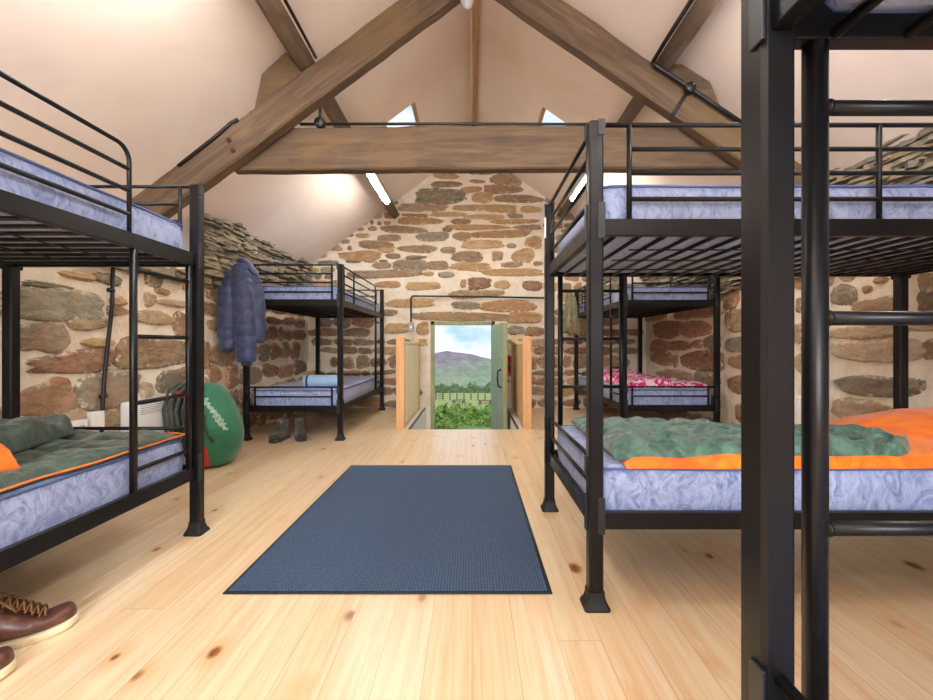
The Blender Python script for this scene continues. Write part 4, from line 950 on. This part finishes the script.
# heaters, sockets, conduits -------------------------------------------
def heater(x, s, y0, y1, label):
    o = empty('panel_heater', (x, (y0+y1)/2, .13)); tag(o, label, 'heater', 'white wall heaters')
    h = (y1-y0)/2; b = MB(); xs = sorted((s*.03, s*.10)); b.box(xs[0], xs[1], -h, h, 0, .42); b.build('casing', M['white'], o, bevel=.012)
    g = MB()
    for k in range(6): z = .39-.014*k; q = sorted((s*.1, s*.1015)); g.box(q[0], q[1], -h+.10, h-.05, z-.0018, z+.0018)
    g.build('vent_slots', M['dark'], o)
    g = MB(); q = sorted((s*.0, s*.03)); g.box(q[0], q[1], -h+.08, h-.08, .05, .37); g.build('wall_bracket', M['galv'], o)
heater(WL, 1, 3.02, 3.57, 'white slotted panel heater on the left stone wall beside the backpack')
heater(WR, -1, 3.36, 3.90, 'white slotted panel heater on the right stone wall seen past the nearest post')
b = MB(); yc = 2.69
so_ = empty('socket_outlet', (WL+.02, yc, .44)); tag(so_, 'white double power socket box on the left stone wall behind the bunk', 'socket')
b.box(0, .04, -.11, .05, -.045, .045); b.build('socket_plate', M['white'], so_, bevel=.005)
g = MB()
for y in (-.07, .01): g.box(.04, .0415, y-.012, y-.006, 0, .012); g.box(.04, .0415, y+.006, y+.012, 0, .012)
g.build('socket_slots', M['dark'], so_)
b = MB(); b.box(WL+.02, WL+.065, 2.77, 2.86, .40, .52); tag(b.build('switch_box', M['white'], bevel=.005), 'white upright switch box next to the socket on the left wall', 'switch')
def clips(o, pts):
    for p in pts:
        b = MB(); b.tube([(p[0], p[1]-.02, p[2]), (p[0], p[1]+.02, p[2])], .015, 10); b.build('pipe_clip', M['conduit'], o)
o = pipe('conduit', [(WL+.045, 2.95, 1.52), (WL+.045, 2.94, 1.2), (WL+.045, 2.88, .75), (WL+.045, 2.86, .45), (WL+.04, 2.855, .05)], .0125, 'black vertical conduit on the left stone wall behind the near bunk')
clips(o, [(WL+.045, 2.93, 1.31), (WL+.045, 2.87, .61)])
o = pipe('conduit', [(WR-.045, 3.18, 1.52), (WR-.045, 3.2, 1.0), (WR-.045, 3.2, .5), (WR-.045, 3.21, .05)], .0125, 'black vertical conduit on the right stone wall')
clips(o, [(WR-.045, 3.2, .8)])
yw = YB-.05
o = pipe('conduit', [W(411, 322, yw), W(411, 305, yw), W(411, 298, yw), W(413, 296, yw), W(470, 296.5, yw), W(545, 298, yw)], .013, 'black conduit across the rear stone wall above the door')
b = MB(); p = W(411, 327, yw); b.box(p[0]-.035, p[0]+.035, yw-.02, yw+.03, p[2]-.06, p[2]+.06); sw = tag(b.build('switch_box', M['galv'], bevel=.006), 'small grey switch box on the rear wall left of the door', 'switch')
b = MB(); b.box(p[0]-.012, p[0]+.012, yw-.026, yw-.02, p[2]-.018, p[2]+.018); b.build('rocker', M['white'], sw)
b = MB(); p = W(509.4, 364, 6.50); b.tube([(p[0], p[1], p[2]-.12), (p[0], p[1], p[2]+.12)], .025, 14); b.box(p[0]-.012, p[0]+.012, p[1], YB+.01, p[2]-.03, p[2]+.03); ex = tag(b.build('door_hook_block', M['red']), 'small red upright marker behind the open door beside the right railing', 'marker')
b = MB(); b.tube([(p[0], p[1], p[2]-.025), (p[0], p[1], p[2]+.025)], .0265, 14); b.build('dark_band', M['dark'], ex)

# stair railings -------------------------------------------------------
def railing(xa, xb, px_in, label, side, pm):
    o = empty('stair_railing', ((xa+xb)/2, 5.0, 0)); tag(o, label, 'railing', 'pine stair railings'); ox = (xa+xb)/2
    for (y, w) in ((5.0, (xb-xa)), (6.42, (xb-xa)*.95)):
        b = MB(); h = w/2; z = 1.045
        b.rings([[(-h, y-5-h, q), (h, y-5-h, q), (h, y-5+h, q), (-h, y-5+h, q)] for q in (0, z-.015)]+[[(-h+.015, y-5-h+.015, z), (h-.015, y-5-h+.015, z), (h-.015, y-5+h-.015, z), (-h+.015, y-5+h-.015, z)]], smooth=False)
        b.build('newel_post', M['pine_o'], o, bevel=.004)
    b = MB(); n_ = 11; y0, y1 = .045, 1.37
    xq = px_in-ox
    for k in range(n_):
        a0 = y0+(y1-y0)*k/n_; a1 = y0+(y1-y0)*(k+1)/n_; b.box(xq-.012, xq+.012, a0+.0015, a1-.0015, .03, .95)
    b.build('board_panel', pm, o, bevel=.002)
    b = MB(); b.box(xq-.03, xq+.03, y0, y1, .95, .99); b.build('top_rail', M['pine_p'], o, bevel=.004)
railing(-.855, -.765, -.79, 'pine stair railing with pale boarded panel left of the door', 'l', M['pine_p'])
railing(.575, .672, .60, 'pine stair railing with tan boarded panel right of the door', 'r', M['pine_c'])

# ------------------------------------------------------------------ outdoors
b = MB(); rs = []
ys = [7.1, 7.6, 8.5, 10, 12, 14, 17, 20, 25, 30, 40, 50, 60, 70, 85, 110, 150, 200, 250, 320]
def gz(x, y):
    prof = [(7, -.86), (12, -1.42), (20, -2.6), (35, -4.6), (60, -7.25), (100, -10.2), (130, -13.2), (250, -26.4), (320, -34)]
    for (a, za), (c, zc) in zip(prof, prof[1:]):
        if y <= c: z = za+(zc-za)*(y-a)/(c-a); break
    else: z = -34
    return z+.08*min(1, max(0, (y-9)/10))*nz(x*.3, y*.3, 1)
xs = [-70+140*i/56 for i in range(57)]
P = [(x*(1+y/120), y, gz(x, y)) for y in ys for x in xs]; nX = len(xs)
b.add(P, [(j*nX+i, j*nX+i+1, (j+1)*nX+i+1, (j+1)*nX+i) for j in range(len(ys)-1) for i in range(nX-1)])
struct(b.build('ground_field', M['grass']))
ridge = [(-400, -40), (-300, -52), (-220, -44), (-170, -34), (-128, -28), (-85, -19.5), (-50, -22), (-7, -28.4), (24, -38), (65, -46), (130, -50), (300, -42), (500, -55)]
def rz_(x):
    for (a, za), (c, zc) in zip(ridge, ridge[1:]):
        if x <= c: t = max(0, (x-a)/(c-a)); return za+(zc-za)*t
    return -55
b = MB(); nY = 50; nX = 130; P = []
for j in range(nY+1):
    for i in range(nX+1):
        y = 330+1170*j/nY; x = -500+1000*i/nX; t = j/nY
        xr_ = x*1500/y if y > 0 else x
        z = -36-52*math.sin(min(1, t*2.2)*PI/2)*(1-t)+(rz_(x)+36)*t**1.3
        z += (8*nz(x*.012, y*.004, 3)+3*nz(x*.04, y*.012, 8))*(.3+.7*t)*(1 if t < .97 else .5)
        P.append((x, y, z))
b.add(P, [(j*(nX+1)+i, j*(nX+1)+i+1, (j+1)*(nX+1)+i+1, (j+1)*(nX+1)+i) for j in range(nY) for i in range(nX)])
struct(b.build('ground_hills', M['hill']))
def leafy(name, c, r, hgt, nl, ls, mat, seed, label, cat, grp):
    rg = random.Random(seed); b = MB()
    for k in range(nl):
        a = rg.random()*2*PI; t = rg.random(); q = math.sqrt(1-(t*.95)**2)*(.55+.45*rg.random())*(1+.35*math.sin(a*3+seed))
        p = Vector((r*q*math.cos(a), r*q*math.sin(a), hgt*t*(1+.2*math.sin(a*2+seed)))); s_ = ls*rg.uniform(.6, 1.4)
        u = Vector((rg.gauss(0, 1), rg.gauss(0, 1), rg.gauss(0, .6))).normalized(); w = u.cross(Vector((rg.gauss(0, 1), rg.gauss(0, 1), rg.gauss(0, 1)))).normalized()
        b.add([p-u*s_, p-w*s_*.45, p+u*s_, p+w*s_*.45], [(0, 1, 2, 3)], smooth=False)
    o = b.build(name, mat, None, c); return tag(o, label, cat, grp)
rg = random.Random(5)
spots = [(437, 19, ''), (450, 22, ''), (463, 20, ''), (477, 18, ''), (489, 21, ''), (497, 16, ''), (442, 13.6, ''), (470, 25, ''), (486, 26, '')]
wh = ['at the left of the doorway view', 'left of centre in the doorway view', 'in the middle of the doorway view', 'right of the middle in the doorway view', 'right in the doorway view', 'beside the open door leaf', 'lowest at the left of the doorway', 'behind the middle bushes', 'behind the right bushes near the tables']
for k, ((px, y, _), w_) in enumerate(zip(spots, wh)):
    x = (px-VX)*y/F; leafy('bush', (x, y, gz(x, y)-.05), (.7 if k < 6 else .5)+.15*rg.random(), .5+.3*rg.random(), 900, .07, M['leaf'], k, 'leafy green bush outside, '+w_, 'bush', 'bushes beyond the door')
for k in range(16):
    px = 418+k*6; y = (200, 225, 248)[k % 3]; x = (px-VX)*y/F
    leafy('tree', (x, y, gz(x, y)-.2), 3.6, 3.0+1.6*rg.random(), 420, .55, M['leaff'], 50+k, 'small rounded dark tree in the distant line below the hill', 'tree', 'distant tree line below the hill')
def picnic(px, y, py, rz, label, s=1):
    x = (px-VX)*y/F; o = empty('picnic_table', (x, y, gz(x, y)), rz); tag(o, label, 'picnic table', 'picnic tables in the field')
    b = MB(); 
    for k in range(5): b.box(-.9, .9, -.37+.15*k, -.24+.15*k, .72, .76)
    b.build('tabletop', M['postw'], o)
    for s_ in (-1, 1):
        b = MB(); b.box(-.9, .9, s_*.72-.13, s_*.72+.13, .43, .47); b.build('bench', M['postw'], o)
    for xx in (-.65, .65):
        b = MB(); b.tube([(xx, -.25, .72), (xx, -.75, 0)], .05, 4); b.tube([(xx, .25, .72), (xx, .75, 0)], .05, 4); b.tube([(xx, -.8, .42), (xx, .8, .42)], .045, 4); b.build('leg', M['postw'], o)
    o.scale = (s, s, s)
picnic(459, 57, 403, .3, 'wooden picnic table in the field, left of the two')
picnic(485, 55, 403, -.2, 'wooden picnic table in the field, right of the two by the door edge')
yf = 74
for k in range(13):
    x = (422+k*7-VX)*yf/F; b = MB(); b.box(x-.09, x+.09, yf-.09, yf+.09, gz(x, yf)-.1, gz(x, yf)+(1.1 if k not in (2, 3) else 1.5)); tag(b.build('fence_post', M['postw']), 'weathered post in the fence line across the field', 'fence post', 'field fence posts')
b = MB(); xa, xb = (438-VX)*yf/F, (444-VX)*yf/F
for z in (.3, .6, .9, 1.2): b.box(xa, xb, yf-.03, yf+.03, gz(0, yf)+z-.05, gz(0, yf)+z+.05)
tag(b.build('field_gate', M['postw']), 'small wooden barred gate in the field fence at the left', 'gate')

# ------------------------------------------------------------------ world, lights, camera
w = bpy.data.worlds.new('sky'); bpy.context.scene.world = w; w.use_nodes = True; t = w.node_tree; t.nodes.clear()
tc = t.nodes.new('ShaderNodeTexCoord'); mp = t.nodes.new('ShaderNodeMapping'); mp.inputs['Scale'].default_value = (1, 1, 2.2)
ns = t.nodes.new('ShaderNodeTexNoise'); ns.inputs['Scale'].default_value = 7; ns.inputs['Detail'].default_value = 6; ns.inputs['Roughness'].default_value = .55
rp = t.nodes.new('ShaderNodeValToRGB'); rp.color_ramp.elements[0].position = .40; rp.color_ramp.elements[0].color = lin((166, 200, 240)); rp.color_ramp.elements[1].position = .60; rp.color_ramp.elements[1].color = lin((232, 238, 248))
bg = t.nodes.new('ShaderNodeBackground'); bg.inputs['Strength'].default_value = .95; ou = t.nodes.new('ShaderNodeOutputWorld')
t.links.new(tc.outputs['Generated'], mp.inputs[0]); t.links.new(mp.outputs[0], ns.inputs['Vector']); t.links.new(ns.outputs['Fac'], rp.inputs[0]); t.links.new(rp.outputs[0], bg.inputs[0]); t.links.new(bg.outputs[0], ou.inputs[0])
def area(name, loc, rot, sx, sy, power, col):
    l = bpy.data.lights.new(name, 'AREA'); l.shape = 'RECTANGLE'; l.size = sx; l.size_y = sy; l.energy = power; l.color = col
    o = bpy.data.objects.new(name, l); C.objects.link(o); o.location = loc; o.rotation_euler = rot; o['kind'] = 'helper'; return o
area('window_daylight', (.05, YN-.12, 1.7), (PI/2, 0, 0), 2.0, 1.3, 190, (.92, .96, 1))  # unseen fill lamp, added behind the camera to brighten the room
cam = bpy.data.cameras.new('camera'); cam.lens = F/933*36; cam.sensor_width = 36; cam.sensor_fit = 'HORIZONTAL'
cam.shift_x = -(VX-466.5)/933; cam.shift_y = -(350-VY)/933; cam.clip_end = 4000; cam.clip_start = .02
co = bpy.data.objects.new('camera', cam); C.objects.link(co); co.location = (0, 0, EYE); co.rotation_euler = (PI/2, 0, 0)
s = bpy.context.scene; s.camera = co
s.view_settings.view_transform = 'Standard'; s.view_settings.look = 'None'; s.view_settings.gamma = 1; s.view_settings.exposure = 0.52
s.view_settings.use_curve_mapping = False
s.cycles.max_bounces = 10; s.cycles.diffuse_bounces = 6; s.cycles.use_denoising = True; s.cycles.sample_clamp_indirect = 6
